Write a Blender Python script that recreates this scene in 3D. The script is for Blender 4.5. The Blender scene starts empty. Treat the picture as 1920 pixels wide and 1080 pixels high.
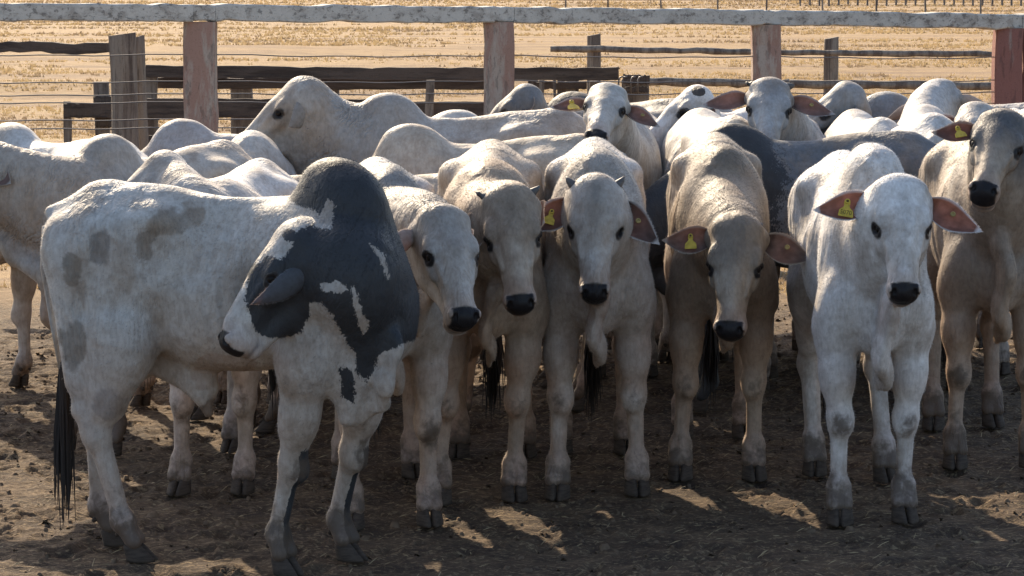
import bpy, math, random
import numpy as np
from mathutils import Vector, Matrix

sc = bpy.context.scene
C = sc.collection
R = math.radians
random.seed(5); rng = np.random.default_rng(5)

# ------------------------------------------------------------------ camera, sky, sun, exposure
H_CAM, F_PX, PITCH = 2.1, 5000.0, math.atan(600/5000.0)
cam = bpy.data.objects.new('camera', bpy.data.cameras.new('camera')); C.objects.link(cam)
cam.location = (0, 0, H_CAM); cam.rotation_euler = (R(90)-PITCH, 0, 0)
cam.data.sensor_width = 36; cam.data.lens = 36*F_PX/1920
cam.data.clip_start = 0.5; cam.data.clip_end = 4000
sc.camera = cam
SUN_EL, SUN_AZ = 31.0, 20.0            # behind the herd, to the left
w = bpy.data.worlds.new('World'); sc.world = w; w.use_nodes = True
nt = w.node_tree; bg = nt.nodes['Background']
sky = nt.nodes.new('ShaderNodeTexSky'); sky.sky_type = 'NISHITA'; sky.sun_disc = False
sky.sun_elevation = R(SUN_EL); sky.sun_rotation = R(-SUN_AZ); sky.dust_density = 2.0; sky.air_density = 1.0
nt.links.new(sky.outputs[0], bg.inputs[0]); bg.inputs[1].default_value = 0.15
sl = bpy.data.lights.new('sun', 'SUN'); sl.energy = 5.0; sl.angle = R(0.55); sl.color = (1, .83, .60)
so = bpy.data.objects.new('sun', sl); C.objects.link(so)
sd = Vector((math.sin(R(SUN_AZ))*math.cos(R(SUN_EL)), -math.cos(R(SUN_AZ))*math.cos(R(SUN_EL)), -math.sin(R(SUN_EL))))
so.rotation_euler = sd.to_track_quat('-Z', 'Y').to_euler(); so.location = (-6, 25, 12)
sc.view_settings.view_transform = 'Standard'; sc.view_settings.look = 'None'
sc.view_settings.gamma = 1; sc.view_settings.use_curve_mapping = False
sc.view_settings.exposure = 0.85
sc.cycles.max_bounces = 6; sc.cycles.diffuse_bounces = 3; sc.cycles.transparent_max_bounces = 4
sc.cycles.use_denoising = True

def at(px, py, d):
    x, y = (px-960)/F_PX, (540-py)/F_PX
    dy = y*math.sin(PITCH)+math.cos(PITCH); dz = y*math.cos(PITCH)-math.sin(PITCH)
    t = d/dy
    return np.array([x*t, d, H_CAM+dz*t])

# ------------------------------------------------------------------ numpy noise
def _hash(i, j, k, seed):
    n = (i*73856093) ^ (j*19349663) ^ (k*83492791) ^ (seed*2654435)
    n = (n ^ (n >> 13))*1274126177 & 0x7fffffff
    n = (n ^ (n >> 16))*60493 & 0x7fffffff
    return ((n ^ (n >> 11)) & 0xffff)/65535.0
def noise3(p, seed=0):
    p = np.asarray(p, dtype=np.float64); i = np.floor(p).astype(np.int64); f = p-i; f = f*f*(3-2*f)
    o = 0
    for dx in (0, 1):
        for dy in (0, 1):
            for dz in (0, 1):
                wx = f[..., 0] if dx else 1-f[..., 0]; wy = f[..., 1] if dy else 1-f[..., 1]; wz = f[..., 2] if dz else 1-f[..., 2]
                o = o+_hash(i[..., 0]+dx, i[..., 1]+dy, i[..., 2]+dz, seed)*wx*wy*wz
    return o*2-1
def fbm(p, seed=0, oct=3):
    o = 0; a = 1; s = 0
    for k in range(oct):
        o = o+a*noise3(p*(2.03**k)+k*7.1, seed+k); s += a; a *= .5
    return o/s
def sstep(a, b, x):
    t = np.clip((x-a)/(b-a), 0, 1); return t*t*(3-2*t)
def nrm(v): return v/np.linalg.norm(v)

# ------------------------------------------------------------------ object helpers
def tag(o, label=None, cat=None, group=None, kind=None):
    if label: o['label'] = label
    if cat: o['category'] = cat
    if group: o['group'] = group
    if kind: o['kind'] = kind
    return o
def empty(name, loc, rz=0):
    o = bpy.data.objects.new(name, None); C.objects.link(o); o.empty_display_size = .2
    o.location = tuple(loc); o.rotation_euler = (0, 0, rz); return o
def mesh_obj(name, verts, faces, mat, parent=None, smooth=True, loc=None, attrs=None, mats=None, midx=None):
    me = bpy.data.meshes.new(name)
    verts = np.asarray(verts, dtype=np.float32)
    fa = faces if isinstance(faces, np.ndarray) else None
    if isinstance(faces, tuple):
        (f4, f3) = faces; me.vertices.add(len(verts)); me.vertices.foreach_set('co', verts.ravel())
        li = np.concatenate([f4.ravel(), f3.ravel()]).astype(np.int32); me.loops.add(len(li)); me.loops.foreach_set('vertex_index', li)
        me.polygons.add(len(f4)+len(f3)); st = np.concatenate([np.arange(len(f4))*4, len(f4)*4+np.arange(len(f3))*3]).astype(np.int32)
        me.polygons.foreach_set('loop_start', st); me.update(calc_edges=True)
    elif fa is not None:
        nf, k = fa.shape
        me.vertices.add(len(verts)); me.vertices.foreach_set('co', verts.ravel())
        me.loops.add(nf*k); me.loops.foreach_set('vertex_index', fa.astype(np.int32).ravel())
        me.polygons.add(nf); me.polygons.foreach_set('loop_start', np.arange(0, nf*k, k, dtype=np.int32))
        me.update(calc_edges=True)
    else:
        me.from_pydata([tuple(v) for v in verts.tolist()], [], faces)
    if smooth: me.polygons.foreach_set('use_smooth', np.ones(len(me.polygons), dtype=bool))
    for m in (mats or [mat]): me.materials.append(m)
    if midx is not None: me.polygons.foreach_set('material_index', np.asarray(midx, dtype=np.int32))
    if attrs:
        for nme, (typ, data) in attrs.items():
            a = me.attributes.new(nme, typ, 'POINT')
            data = np.asarray(data, dtype=np.float32)
            a.data.foreach_set('color' if typ == 'FLOAT_COLOR' else ('vector' if typ == 'FLOAT_VECTOR' else 'value'), data.ravel())
    me.update()
    o = bpy.data.objects.new(name, me); C.objects.link(o)
    if parent is not None: o.parent = parent
    if loc is not None: o.location = tuple(loc)
    return o

# ------------------------------------------------------------------ materials
def new_mat(name):
    m = bpy.data.materials.new(name); m.use_nodes = True
    nt = m.node_tree; return m, nt, nt.nodes['Principled BSDF']
class NB:
    def __init__(s, nt): s.nt = nt
    def n(s, t, **kw):
        o = s.nt.nodes.new(t)
        for k, v in kw.items(): setattr(o, k, v)
        return o
    def l(s, a, b): s.nt.links.new(a, b)
    def val(s, inp, v):
        if hasattr(v, 'links') or hasattr(v, 'is_linked'): s.l(v, inp)
        else: inp.default_value = v
    def math(s, op, a, b=0.0, c=None, clamp=False):
        o = s.n('ShaderNodeMath', operation=op, use_clamp=clamp); s.val(o.inputs[0], a); s.val(o.inputs[1], b)
        if c is not None: s.val(o.inputs[2], c)
        return o.outputs[0]
    def noise(s, vec, scale, detail=3, rough=.55, dist=0):
        o = s.n('ShaderNodeTexNoise'); s.l(vec, o.inputs['Vector']); o.inputs['Scale'].default_value = scale
        o.inputs['Detail'].default_value = detail; o.inputs['Roughness'].default_value = rough; o.inputs['Distortion'].default_value = dist
        return o.outputs['Fac']
    def ramp(s, fac, a, b, mode='LINEAR'):
        o = s.n('ShaderNodeMapRange', interpolation_type='SMOOTHSTEP'); s.val(o.inputs[0], fac); o.inputs[1].default_value = a; o.inputs[2].default_value = b
        return o.outputs[0]
    def mix(s, f, a, b, mode='MIX'):
        o = s.n('ShaderNodeMix', data_type='RGBA', blend_type=mode); s.val(o.inputs['Factor'], f)
        s.val(o.inputs[6], a if not isinstance(a, tuple) else (*a, 1)[:4]); s.val(o.inputs[7], b if not isinstance(b, tuple) else (*b, 1)[:4])
        return o.outputs[2]
    def mapping(s, vec, scale=(1, 1, 1)):
        o = s.n('ShaderNodeMapping'); s.l(vec, o.inputs[0]); o.inputs['Scale'].default_value = scale; return o.outputs[0]
    def bump(s, h, strength, dist, normal=None):
        o = s.n('ShaderNodeBump'); s.l(h, o.inputs['Height']); o.inputs['Strength'].default_value = strength; o.inputs['Distance'].default_value = dist
        if normal is not None: s.l(normal, o.inputs['Normal'])
        return o.outputs[0]
    def attr(s, name):
        return s.n('ShaderNodeAttribute', attribute_name=name)

def coat_material(name, patch_col=(.05, .05, .055), speck=.5):
    m, nt, bs = new_mat(name); b = NB(nt)
    tc = b.n('ShaderNodeTexCoord').outputs['Object']
    col = b.attr('coat').outputs['Color']; patch = b.attr('patch').outputs['Fac']
    dirt = b.attr('dirt').outputs['Fac']; neck = b.attr('neck'); gl = b.attr('gloss').outputs['Fac']
    n1 = b.noise(b.mapping(tc, (1, 1, .6)), 5.5, 6, .62, .3); n2 = b.noise(b.mapping(tc, (1, 1, .35)), 90, 3, .6); n3 = b.noise(tc, 28, 4, .62, .4)
    # broken edges of the dark patches
    pe = b.math('ADD', patch, b.math('MULTIPLY', b.math('SUBTRACT', n3, .5), .55))
    pe = b.math('ADD', pe, b.math('MULTIPLY', b.math('SUBTRACT', b.noise(b.mapping(tc, (1, 1, .5)), 170, 3, .7), .5), .75))
    pm = b.ramp(pe, .47, .53)
    c = col
    # dusty mottling of the hair
    c = b.mix(b.math('MULTIPLY', b.ramp(n1, .43, .64), .54), c, (.27, .205, .15), 'MIX')
    mott = b.ramp(n3, .30, .75)
    c = b.mix(b.math('MULTIPLY', mott, .46), c, (.50, .45, .41), 'MULTIPLY')
    c = b.mix(b.math('MULTIPLY', b.ramp(n2, .35, .75), .34), c, (.5, .46, .42), 'MULTIPLY')
    c = b.mix(pm, c, b.mix(b.math('MULTIPLY', b.ramp(n3, .35, .7), .6), patch_col, tuple(x*1.35 for x in patch_col)))
    dm = b.ramp(b.math('ADD', dirt, b.math('MULTIPLY', b.math('SUBTRACT', n3, .5), 1.0)), .30, .85)
    c = b.mix(b.math('MULTIPLY', dm, .85), c, (.075, .05, .034))
    # little flecks on the hide
    v = b.n('ShaderNodeTexVoronoi'); b.l(tc, v.inputs['Vector']); v.inputs['Scale'].default_value = 13
    fl = b.math('LESS_THAN', v.outputs['Distance'], .045)
    c = b.mix(b.math('MULTIPLY', b.math('MULTIPLY', fl, b.ramp(n1, .52, .56)), speck), c, (.05, .04, .035))
    c = b.mix(gl, c, (.016, .014, .015))
    b.l(c, bs.inputs['Base Color']); b.l(c, bs.inputs['Sheen Tint'])
    b.val(bs.inputs['Roughness'], b.math('SUBTRACT', .62, b.math('MULTIPLY', gl, .17)))
    b.val(bs.inputs['Specular IOR Level'], b.math('SUBTRACT', .38, b.math('MULTIPLY', gl, .22)))
    bs.inputs['Sheen Weight'].default_value = .35; bs.inputs['Sheen Roughness'].default_value = .4
    # relief: short hair, loose skin, folds across the neck
    wv = b.math('SINE', b.math('ADD', b.math('MULTIPLY', neck.outputs['Vector'], 1.0), 0))
    sep = b.n('ShaderNodeSeparateXYZ'); b.l(neck.outputs['Vector'], sep.inputs[0])
    ph = b.math('ADD', b.math('MULTIPLY', sep.outputs[0], 150.0), b.math('MULTIPLY', b.noise(tc, 7, 4, .6), 26.0))
    fold = b.math('MULTIPLY', b.math('ABSOLUTE', b.math('SINE', ph)), sep.outputs[1])
    fold = b.math('MULTIPLY', fold, b.ramp(b.noise(tc, 6, 2), .35, .6))
    nb = b.bump(fold, .7, .008)
    nb = b.bump(b.noise(tc, 16, 4, .6), .4, .009, nb)
    fo_ = b.noise(b.mapping(tc, (1, 1, .16)), 26, 3, .55, .6)
    fo_ = b.math('MULTIPLY', fo_, b.ramp(b.noise(tc, 3.1, 2), .45, .62))
    nb = b.bump(fo_, .85, .019, nb)
    nb = b.bump(n2, .6, .004, nb)
    b.l(nb, bs.inputs['Normal'])
    return m

def simple_mat(name, col, rough=.7, spec=.3, noise_amt=.25, nscale=20, bump=.3, bdist=.004, stretch=(1, 1, 1), col2=None):
    m, nt, bs = new_mat(name); b = NB(nt)
    tc = b.n('ShaderNodeTexCoord').outputs['Object']
    n = b.noise(b.mapping(tc, stretch), nscale, 5, .6)
    c2 = col2 or tuple(x*.45 for x in col)
    c = b.mix(b.math('MULTIPLY', b.ramp(n, .35, .7), noise_amt), col, c2)
    b.l(c, bs.inputs['Base Color']); bs.inputs['Roughness'].default_value = rough; bs.inputs['Specular IOR Level'].default_value = spec
    if bump: b.l(b.bump(n, bump, bdist), bs.inputs['Normal'])
    return m

M_EYE, _, bs = new_mat('eye_gloss'); bs.inputs['Base Color'].default_value = (.010, .007, .006, 1); bs.inputs['Roughness'].default_value = .35; bs.inputs['Specular IOR Level'].default_value = .12
M_HOOF = simple_mat('hoof_horn', (.075, .056, .044), .9, .15, .8, 22, .4, .003, (1, 1, 5))
M_HORN = simple_mat('horn', (.10, .09, .085), .55, .4, .6, 40, .3, .002, (1, 1, 4))
M_SWITCH = simple_mat('tail_hair', (.028, .022, .020), .7, .3, .5, 60, .6, .006, (1, 1, .1))
M_TAG = simple_mat('tag_yellow', (.56, .39, .05), .5, .3, .6, 60, .1, .001)
M_TAGB = simple_mat('tag_button_ochre', (.34, .25, .09), .6, .3, .5, 60, 0)
M_TAGP = simple_mat('tag_print', (.10, .07, .02), .6, .3, .2, 60, 0)
M_PIZ = simple_mat('pink_skin', (.38, .12, .09), .5, .4, .4, 30, .2)

def ear_material(name):
    m, nt, bs = new_mat(name); b = NB(nt)
    tc = b.n('ShaderNodeTexCoord').outputs['Object']
    c = b.attr('coat').outputs['Color']
    n = b.noise(tc, 60, 4)
    c = b.mix(b.math('MULTIPLY', b.ramp(n, .35, .7), .35), c, (.45, .38, .34), 'MULTIPLY')
    b.l(c, bs.inputs['Base Color']); bs.inputs['Roughness'].default_value = .75; bs.inputs['Specular IOR Level'].default_value = .2
    b.l(b.bump(n, .4, .003), bs.inputs['Normal'])
    tr = b.n('ShaderNodeBsdfTranslucent'); b.l(b.mix(.5, c, (.52, .31, .24)), tr.inputs['Color'])
    mx = b.n('ShaderNodeMixShader'); mx.inputs[0].default_value = .26
    b.l(bs.outputs[0], mx.inputs[1]); b.l(tr.outputs[0], mx.inputs[2])
    b.l(mx.outputs[0], nt.nodes['Material Output'].inputs['Surface'])
    return m
M_EAR = ear_material('ear_skin')

# ------------------------------------------------------------------ implicit surface -> mesh (rectilinear surface nets)
class Field:
    def __init__(s): s.pr = []
    def ell(s, c, r, k=.05, rot=None, sub=False):
        s.pr.append(('e', np.array(c, float), np.array(r, float), k, rot, sub))
    def cap(s, a, b, ra, rb, k=.05, sq=1.0, lat=None, sub=False):
        s.pr.append(('c', np.array(a, float), np.array(b, float), ra, rb, k, sq, None if lat is None else nrm(np.array(lat, float)), sub))
    def bounds(s):
        lo, hi = [], []
        for p in s.pr:
            if p[-1]: continue
            if p[0] == 'e': m = p[2].max(); lo.append(p[1]-m); hi.append(p[1]+m)
            else:
                m = max(p[3], p[4]); lo.append(np.minimum(p[1], p[2])-m); hi.append(np.maximum(p[1], p[2])+m)
        return np.min(lo, 0), np.max(hi, 0)
    def solve(s, xs, ys, zs):
        D = np.full((len(xs), len(ys), len(zs)), .2, dtype=np.float32)
        for p in s.pr:
            if p[0] == 'e': m = p[2].max(); lo = p[1]-m; hi = p[1]+m; k = p[3]
            else: m = max(p[3], p[4]); lo = np.minimum(p[1], p[2])-m; hi = np.maximum(p[1], p[2])+m; k = p[5]
            mg = k+.03; lo = lo-mg; hi = hi+mg
            sl = []
            for ax, q in enumerate((xs, ys, zs)):
                sl.append(slice(max(0, np.searchsorted(q, lo[ax])), min(len(q), np.searchsorted(q, hi[ax]))))
            if any(a.stop <= a.start for a in sl): continue
            X = xs[sl[0]][:, None, None]; Y = ys[sl[1]][None, :, None]; Z = zs[sl[2]][None, None, :]
            if p[0] == 'e':
                dx, dy, dz = X-p[1][0], Y-p[1][1], Z-p[1][2]
                if p[4] is not None:
                    M = p[4]  # rows = axes
                    u = M[0][0]*dx+M[0][1]*dy+M[0][2]*dz; v = M[1][0]*dx+M[1][1]*dy+M[1][2]*dz; ww = M[2][0]*dx+M[2][1]*dy+M[2][2]*dz
                else: u, v, ww = dx, dy, dz
                r = p[2]
                k0 = np.sqrt((u/r[0])**2+(v/r[1])**2+(ww/r[2])**2)+1e-6
                k1 = np.sqrt((u/r[0]**2)**2+(v/r[1]**2)**2+(ww/r[2]**2)**2)+1e-6
                d = k0*(k0-1)/k1
            else:
                _, a, bb, ra, rb, k, sq, lat, _s = p
                ba = bb-a; L2 = ba@ba+1e-9
                qx, qy, qz = X-a[0], Y-a[1], Z-a[2]
                h = np.clip((qx*ba[0]+qy*ba[1]+qz*ba[2])/L2, 0, 1)
                vx, vy, vz = qx-h*ba[0], qy-h*ba[1], qz-h*ba[2]
                r = ra+(rb-ra)*h
                v2 = vx*vx+vy*vy+vz*vz
                if sq != 1.0:
                    vl = vx*lat[0]+vy*lat[1]+vz*lat[2]
                    pp = np.maximum(v2-vl*vl, 0)
                    e = np.sqrt(pp+(vl/sq)**2)+1e-6; k1 = np.sqrt(pp+(vl/sq**2)**2)+1e-6
                    d = (e-r)*e/k1
                else: d = np.sqrt(v2)-r
            cur = D[sl[0], sl[1], sl[2]]
            if p[-1]:
                h = np.maximum(k-np.abs(cur+d), 0)/k
                D[sl[0], sl[1], sl[2]] = np.maximum(cur, -d)+h*h*k*.25
            else:
                h = np.maximum(k-np.abs(cur-d), 0)/k
                D[sl[0], sl[1], sl[2]] = np.minimum(cur, d)-h*h*k*.25
        return D

def surface_nets(D, xs, ys, zs):
    neg = D < 0
    nx, ny, nz = D.shape
    cnt = np.zeros((nx-1, ny-1, nz-1), dtype=np.int8)
    for i in (0, 1):
        for j in (0, 1):
            for k in (0, 1):
                cnt += neg[i:nx-1+i, j:ny-1+j, k:nz-1+k]
    act = (cnt > 0) & (cnt < 8)
    I, J, K = np.nonzero(act)
    idx = -np.ones(act.shape, dtype=np.int64); idx[I, J, K] = np.arange(len(I))
    P = np.zeros((len(I), 3)); N = np.zeros(len(I))
    corners = [(i, j, k) for i in (0, 1) for j in (0, 1) for k in (0, 1)]
    G = (xs, ys, zs)
    for c0 in corners:
        for ax in range(3):
            if c0[ax]: continue
            c1 = list(c0); c1[ax] = 1
            a = D[I+c0[0], J+c0[1], K+c0[2]].astype(float); b = D[I+c1[0], J+c1[1], K+c1[2]].astype(float)
            m = (a < 0) != (b < 0)
            t = np.where(m, a/np.where(m, a-b, 1), 0)
            pt = np.stack([xs[I+c0[0]], ys[J+c0[1]], zs[K+c0[2]]], 1)
            q = (xs, ys, zs)[ax]; ii = (I, J, K)[ax]
            pt[:, ax] = q[ii]+(q[ii+1]-q[ii])*t
            P += pt*m[:, None]; N += m
    P /= np.maximum(N, 1)[:, None]
    quads = []
    for ax in range(3):
        a = neg; s0 = [slice(None)]*3; s1 = [slice(None)]*3
        s0[ax] = slice(0, -1); s1[ax] = slice(1, None)
        ed = a[tuple(s0)] != a[tuple(s1)]
        o1, o2 = [(1, 2), (2, 0), (0, 1)][ax]
        E = np.array(np.nonzero(ed)).T
        ok = (E[:, o1] > 0) & (E[:, o2] > 0) & (E[:, o1] < D.shape[o1]-1) & (E[:, o2] < D.shape[o2]-1)
        E = E[ok]
        def cell(d1, d2):
            q = E.copy(); q[:, o1] -= d1; q[:, o2] -= d2; return idx[q[:, 0], q[:, 1], q[:, 2]]
        Q = np.stack([cell(1, 1), cell(0, 1), cell(0, 0), cell(1, 0)], 1)
        inside = neg[E[:, 0], E[:, 1], E[:, 2]]
        Q[~inside] = Q[~inside][:, ::-1]
        quads.append(Q)
    return P, np.concatenate(quads)

def trilin(D, xs, ys, zs, P):
    out = []
    for ax, q in enumerate((xs, ys, zs)):
        i = np.clip(np.searchsorted(q, P[:, ax])-1, 0, len(q)-2); out.append((i, np.clip((P[:, ax]-q[i])/(q[i+1]-q[i]), 0, 1), q[i+1]-q[i]))
    (i, fx, hx), (j, fy, hy), (k, fz, hz) = out
    c = {(a, b, g): D[i+a, j+b, k+g].astype(float) for a in (0, 1) for b in (0, 1) for g in (0, 1)}
    def L(a, b, t): return a+(b-a)*t
    c00, c01, c10, c11 = [L(c[(0, b, g)], c[(1, b, g)], fx) for b, g in ((0, 0), (0, 1), (1, 0), (1, 1))]
    v = L(L(c00, c10, fy), L(c01, c11, fy), fz)
    gz = (L(c01, c11, fy)-L(c00, c10, fy))/hz
    gy = (L(c10, c11, fz)-L(c00, c01, fz))/hy
    d00, d01, d10, d11 = [(c[(1, b, g)]-c[(0, b, g)])/hx for b, g in ((0, 0), (0, 1), (1, 0), (1, 1))]
    gx = L(L(d00, d10, fy), L(d01, d11, fy), fz)
    return v, np.stack([gx, gy, gz], 1)

def axis(lo, hi, v, flo, fhi, fv):
    """grid line positions, finer between flo and fhi"""
    flo = max(lo, flo); fhi = min(hi, fhi); out = []
    if fhi <= flo: return np.arange(lo, hi+v, v)
    n = max(1, int(round((flo-lo)/v))); out.append(np.linspace(lo, flo, n, endpoint=False))
    n = max(1, int(round((fhi-flo)/fv))); out.append(np.linspace(flo, fhi, n, endpoint=False))
    n = max(1, int(round((hi-fhi)/v))); out.append(np.linspace(fhi, hi, n+1))
    return np.concatenate(out)

# ------------------------------------------------------------------ small meshes
def loft(rings, closed=True):
    """rings: list of (n,3) arrays -> verts, quad faces + caps"""
    n = len(rings[0]); V = np.concatenate(rings); Fc = []
    for i in range(len(rings)-1):
        for j in range(n):
            k = (j+1) % n
            Fc.append((i*n+j, i*n+k, (i+1)*n+k, (i+1)*n+j))
    Fc.append(tuple(range(n-1, -1, -1))); Fc.append(tuple((len(rings)-1)*n+j for j in range(n)))
    return V, Fc
def tube_rings(pts, rad, n=8):
    pts = [np.array(p, float) for p in pts]; out = []
    for i, p in enumerate(pts):
        t = nrm(pts[min(i+1, len(pts)-1)]-pts[max(i-1, 0)])
        ref = np.array([0, 1., 0]) if abs(t[1]) < .9 else np.array([1., 0, 0])
        u = nrm(np.cross(t, ref)); v = np.cross(t, u)
        r = rad[i] if hasattr(rad, '__len__') else rad
        out.append(np.array([p+r*(u*math.cos(a)+v*math.sin(a)) for a in np.linspace(0, 2*math.pi, n, endpoint=False)]))
    return out
class Bag:
    def __init__(s): s.v = []; s.f = []; s.m = []; s.n = 0
    def add(s, V, Fc, mi=0):
        V = np.asarray(V, float); s.v.append(V); s.f += [tuple(int(i)+s.n for i in f) for f in Fc]; s.m += [mi]*len(Fc); s.n += len(V)
    def box(s, lo, hi, mi=0):
        x0, y0, z0 = lo; x1, y1, z1 = hi
        V = [(x0, y0, z0), (x1, y0, z0), (x1, y1, z0), (x0, y1, z0), (x0, y0, z1), (x1, y0, z1), (x1, y1, z1), (x0, y1, z1)]
        s.add(V, [(0, 3, 2, 1), (4, 5, 6, 7), (0, 1, 5, 4), (1, 2, 6, 5), (2, 3, 7, 6), (3, 0, 4, 7)], mi)
    def obj(s, name, mats, parent=None, smooth=False, loc=None):
        return mesh_obj(name, np.concatenate(s.v), s.f, None, parent, smooth, loc, mats=mats if isinstance(mats, list) else [mats], midx=s.m)

def hoof_mesh():
    """cloven hoof: two claws and two dew claws, toe towards +x, sole at z=0"""
    b = Bag()
    for sgn in (-1, 1):
        rings = []
        for z, xc, rx, ry in ((0, .014, .050, .024), (.008, .013, .050, .0245), (.024, .004, .043, .0225), (.044, -.008, .034, .020), (.058, -.014, .025, .016)):
            ring = []
            for a in np.linspace(0, 2*math.pi, 12, endpoint=False):
                ca, sa = math.cos(a), math.sin(a)
                x = xc+rx*ca*(1.12 if ca > 0 else .82); y = ry*sa*(1-.45*max(ca, 0)**2)
                ring.append((x, sgn*.0245+y-sgn*.012*max(ca, 0), z))
            rings.append(np.array(ring))
        b.add(*loft(rings))
        b.add(*loft(tube_rings([(-.045, sgn*.022, .10), (-.062, sgn*.024, .082)], [.013, .006], 6)))
    return np.concatenate(b.v), b.f
HOOF_V, HOOF_F = hoof_mesh()

CNT = [0]
def make_cow(label, pos, head_deg, s=1.0, w=1.0, bend=0.0, hump=.13, humpx=.30, poll=None, muz=None, roll=0, uhint=None,
             ears=((.35, .05), (.35, .05)), ear_len=.21, legs=(0,)*8, coat=(.62, .57, .52), tone=(.20, .19, .19), tone_amt=.5, face_dark=0.0,
             tan=.5, mat=None, patches=(), patch_fn=None, vox=.016, hvox=.011, horns=None, tags=(0, 0), tag_text=None, dew=1.0, sheath=.5,
             neck1=None, tail=None, group='zebu cattle standing in the pen', hs=1.0, neck_r=1.0, fold=.22, dirt=.6, headlow=(1.02, 1.02), cat='cow', blots=(), hairs=0, extra=(), ear_base=(.045, .092, -.125), ear_in=(.20, .135, .115), ear_out=None, ear_w=1.0, switch=1.0):
    CNT[0] += 1; seed = CNT[0]*13
    root = empty('zebu_cow', (pos[0], pos[1], 0), R(head_deg)); tag(root, label, cat, group)
    ch, sh = math.cos(R(head_deg)), math.sin(R(head_deg))
    def w2l(p): dx, dy = p[0]-pos[0], p[1]-pos[1]; return np.array([ch*dx+sh*dy, -sh*dx+ch*dy, p[2]])
    def d2l(v): return np.array([ch*v[0]+sh*v[1], -sh*v[0]+ch*v[1], v[2]])
    # bent spine
    tx = np.linspace(-1.3, 1.3, 261); yaw = R(bend)*(sstep(-.45, .55, tx)-.5)
    cx = np.cumsum(np.cos(yaw))*.01; cy = np.cumsum(np.sin(yaw))*.01; cx -= cx[130]; cy -= cy[130]
    def W(p):
        x, y, z = p; a = np.interp(x, tx, yaw)
        return np.array([np.interp(x, tx, cx)-y*math.sin(a), np.interp(x, tx, cy)+y*math.cos(a), z])*s
    def Rz(x):
        a = np.interp(x, tx, yaw); return np.array([[math.cos(a), math.sin(a), 0], [-math.sin(a), math.cos(a), 0], [0, 0, 1.]])
    def latv(x): return Rz(x)[1]
    F = Field()
    def E(c, r, k=.06, tilt=0, sub=False):
        M = Rz(c[0])
        if tilt:
            t = R(tilt); T = np.array([[math.cos(t), 0, math.sin(t)], [0, 1, 0], [-math.sin(t), 0, math.cos(t)]]); M = T@M
        F.ell(W(c), np.array(r)*s, k*s, M, sub)
    def K(a, b, ra, rb, k=.05, sq=1., sub=False):
        F.cap(W(a), W(b), ra*s, rb*s, k*s, sq, latv((a[0]+b[0])/2), sub)
    # torso
    E((-.05, 0, .99), (.50, .235*w, .28)); E((.28, 0, .98), (.27, .185*w, .29)); E((-.10, 0, .86), (.34, .19*w, .17))
    E((-.38, 0, 1.11), (.32, .225*w, .23)); E((-.54, 0, 1.15), (.21, .21*w, .19))
    K((-.58, 0, 1.305), (.18, 0, 1.255), .040, .045, .10)
    K((-.54, 0, 1.315), (-.76, 0, 1.25), .038, .030, .06)
    for g in (-1, 1):
        E((-.36, g*.165*w, 1.235), (.07, .045, .045), .08); E((-.71, g*.08, 1.18), (.045, .045, .05), .09)
        K((-.53, g*.115*w, 1.08), (-.47, g*.145*w, .76), .17, .115, .07, .62)
        K((-.68, g*.085, 1.10), (-.63, g*.12, .66), .085, .055, .09, .8)
        E((.34, g*.130*w, .98), (.13, .075, .25), .05, -12); E((.48, g*.120*w, .91), (.065, .06, .085), .06)
        E((.22, g*.07, 1.17), (.14, .05, .09), .09)
    E((.24, 0, 1.15), (.30, .155*w, .155), .10)
    for g in (-1, 1):
        E((-.20, g*.245*w, 1.14), (.12, .045, .085), .09, 10, True)       # hollow of the flank
        K((.13, g*.235*w, 1.15), (.17, g*.22*w, .80), .018, .018, .07, sub=True)     # behind the shoulder
        K((-.52, g*.235*w, 1.16), (-.60, g*.205*w, .92), .015, .015, .07, sub=True)
        K((-.30, g*.215*w, .76), (-.40, g*.20*w, .66), .02, .02, .05, sub=True)
    # hump, leaning back
    if hump > 0:
        E((humpx, 0, 1.20+hump*.45), (.14+hump*.22, .10+hump*.14, .09+hump*.50), .075, 16)
        E((humpx-.05, 0, 1.20+hump*.85), (.075+hump*.2, .052+hump*.10, .05+hump*.22), .07, 8)
    E((.47, 0, .80), (.12, .105*w, .15), .09)
    # legs
    fx, fy = legs[0:4], legs[4:8]
    hooves = []; knees = []; hocks = []
    for n, (g, front) in enumerate(((-1, 1), (1, 1), (-1, 0), (1, 0))):
        ox, oy = fx[n], fy[n]
        def o(x, y, z, t): return (x+ox*t, g*y*w**.5+oy*t, z)
        if front:
            E(o(.405, .15, .80, 0), (.11, .08, .14), .08, -18)
            K(o(.37, .15, .74, .05), o(.405, .145, .55, .35), .080, .062, .07, .9)
            K(o(.405, .145, .58, .3), o(.415, .14, .42, .6), .062, .044, .05)
            E(o(.420, .135, .395, .62), (.049, .053, .066), .03); E(o(.446, .128, .375, .62), (.032, .038, .042), .016)
            K(o(.410, .14, .36, .66), o(.410, .14, .16, .95), .035, .031, .025)
            K(o(.385, .14, .36, .66), o(.385, .14, .16, .95), .018, .018, .02)
            E(o(.408, .14, .140, .97), (.046, .047, .044), .022)
            for e_ in (-1, 1): K(o(.414, .14+e_*.018, .13, .98), o(.448, .14+e_*.024, .075, 1), .030, .030, .016)
            hooves.append(o(.455, .14, 0, 1)); knees.append(W(o(.46, .14, .385, .62)))
        else:
            K(o(-.47, .145, .80, 0), o(-.56, .14, .58, .35), .110, .062, .07, .75)
            K(o(-.56, .14, .60, .32), o(-.625, .14, .47, .5), .062, .043, .05, .85)
            K(o(-.675, .14, .545, .45), o(-.63, .14, .45, .52), .028, .036, .035)
            K(o(-.66, .13, .68, .3), o(-.675, .14, .55, .45), .040, .020, .04)
            E(o(-.628, .14, .465, .5), (.045, .044, .06), .03)
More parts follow.
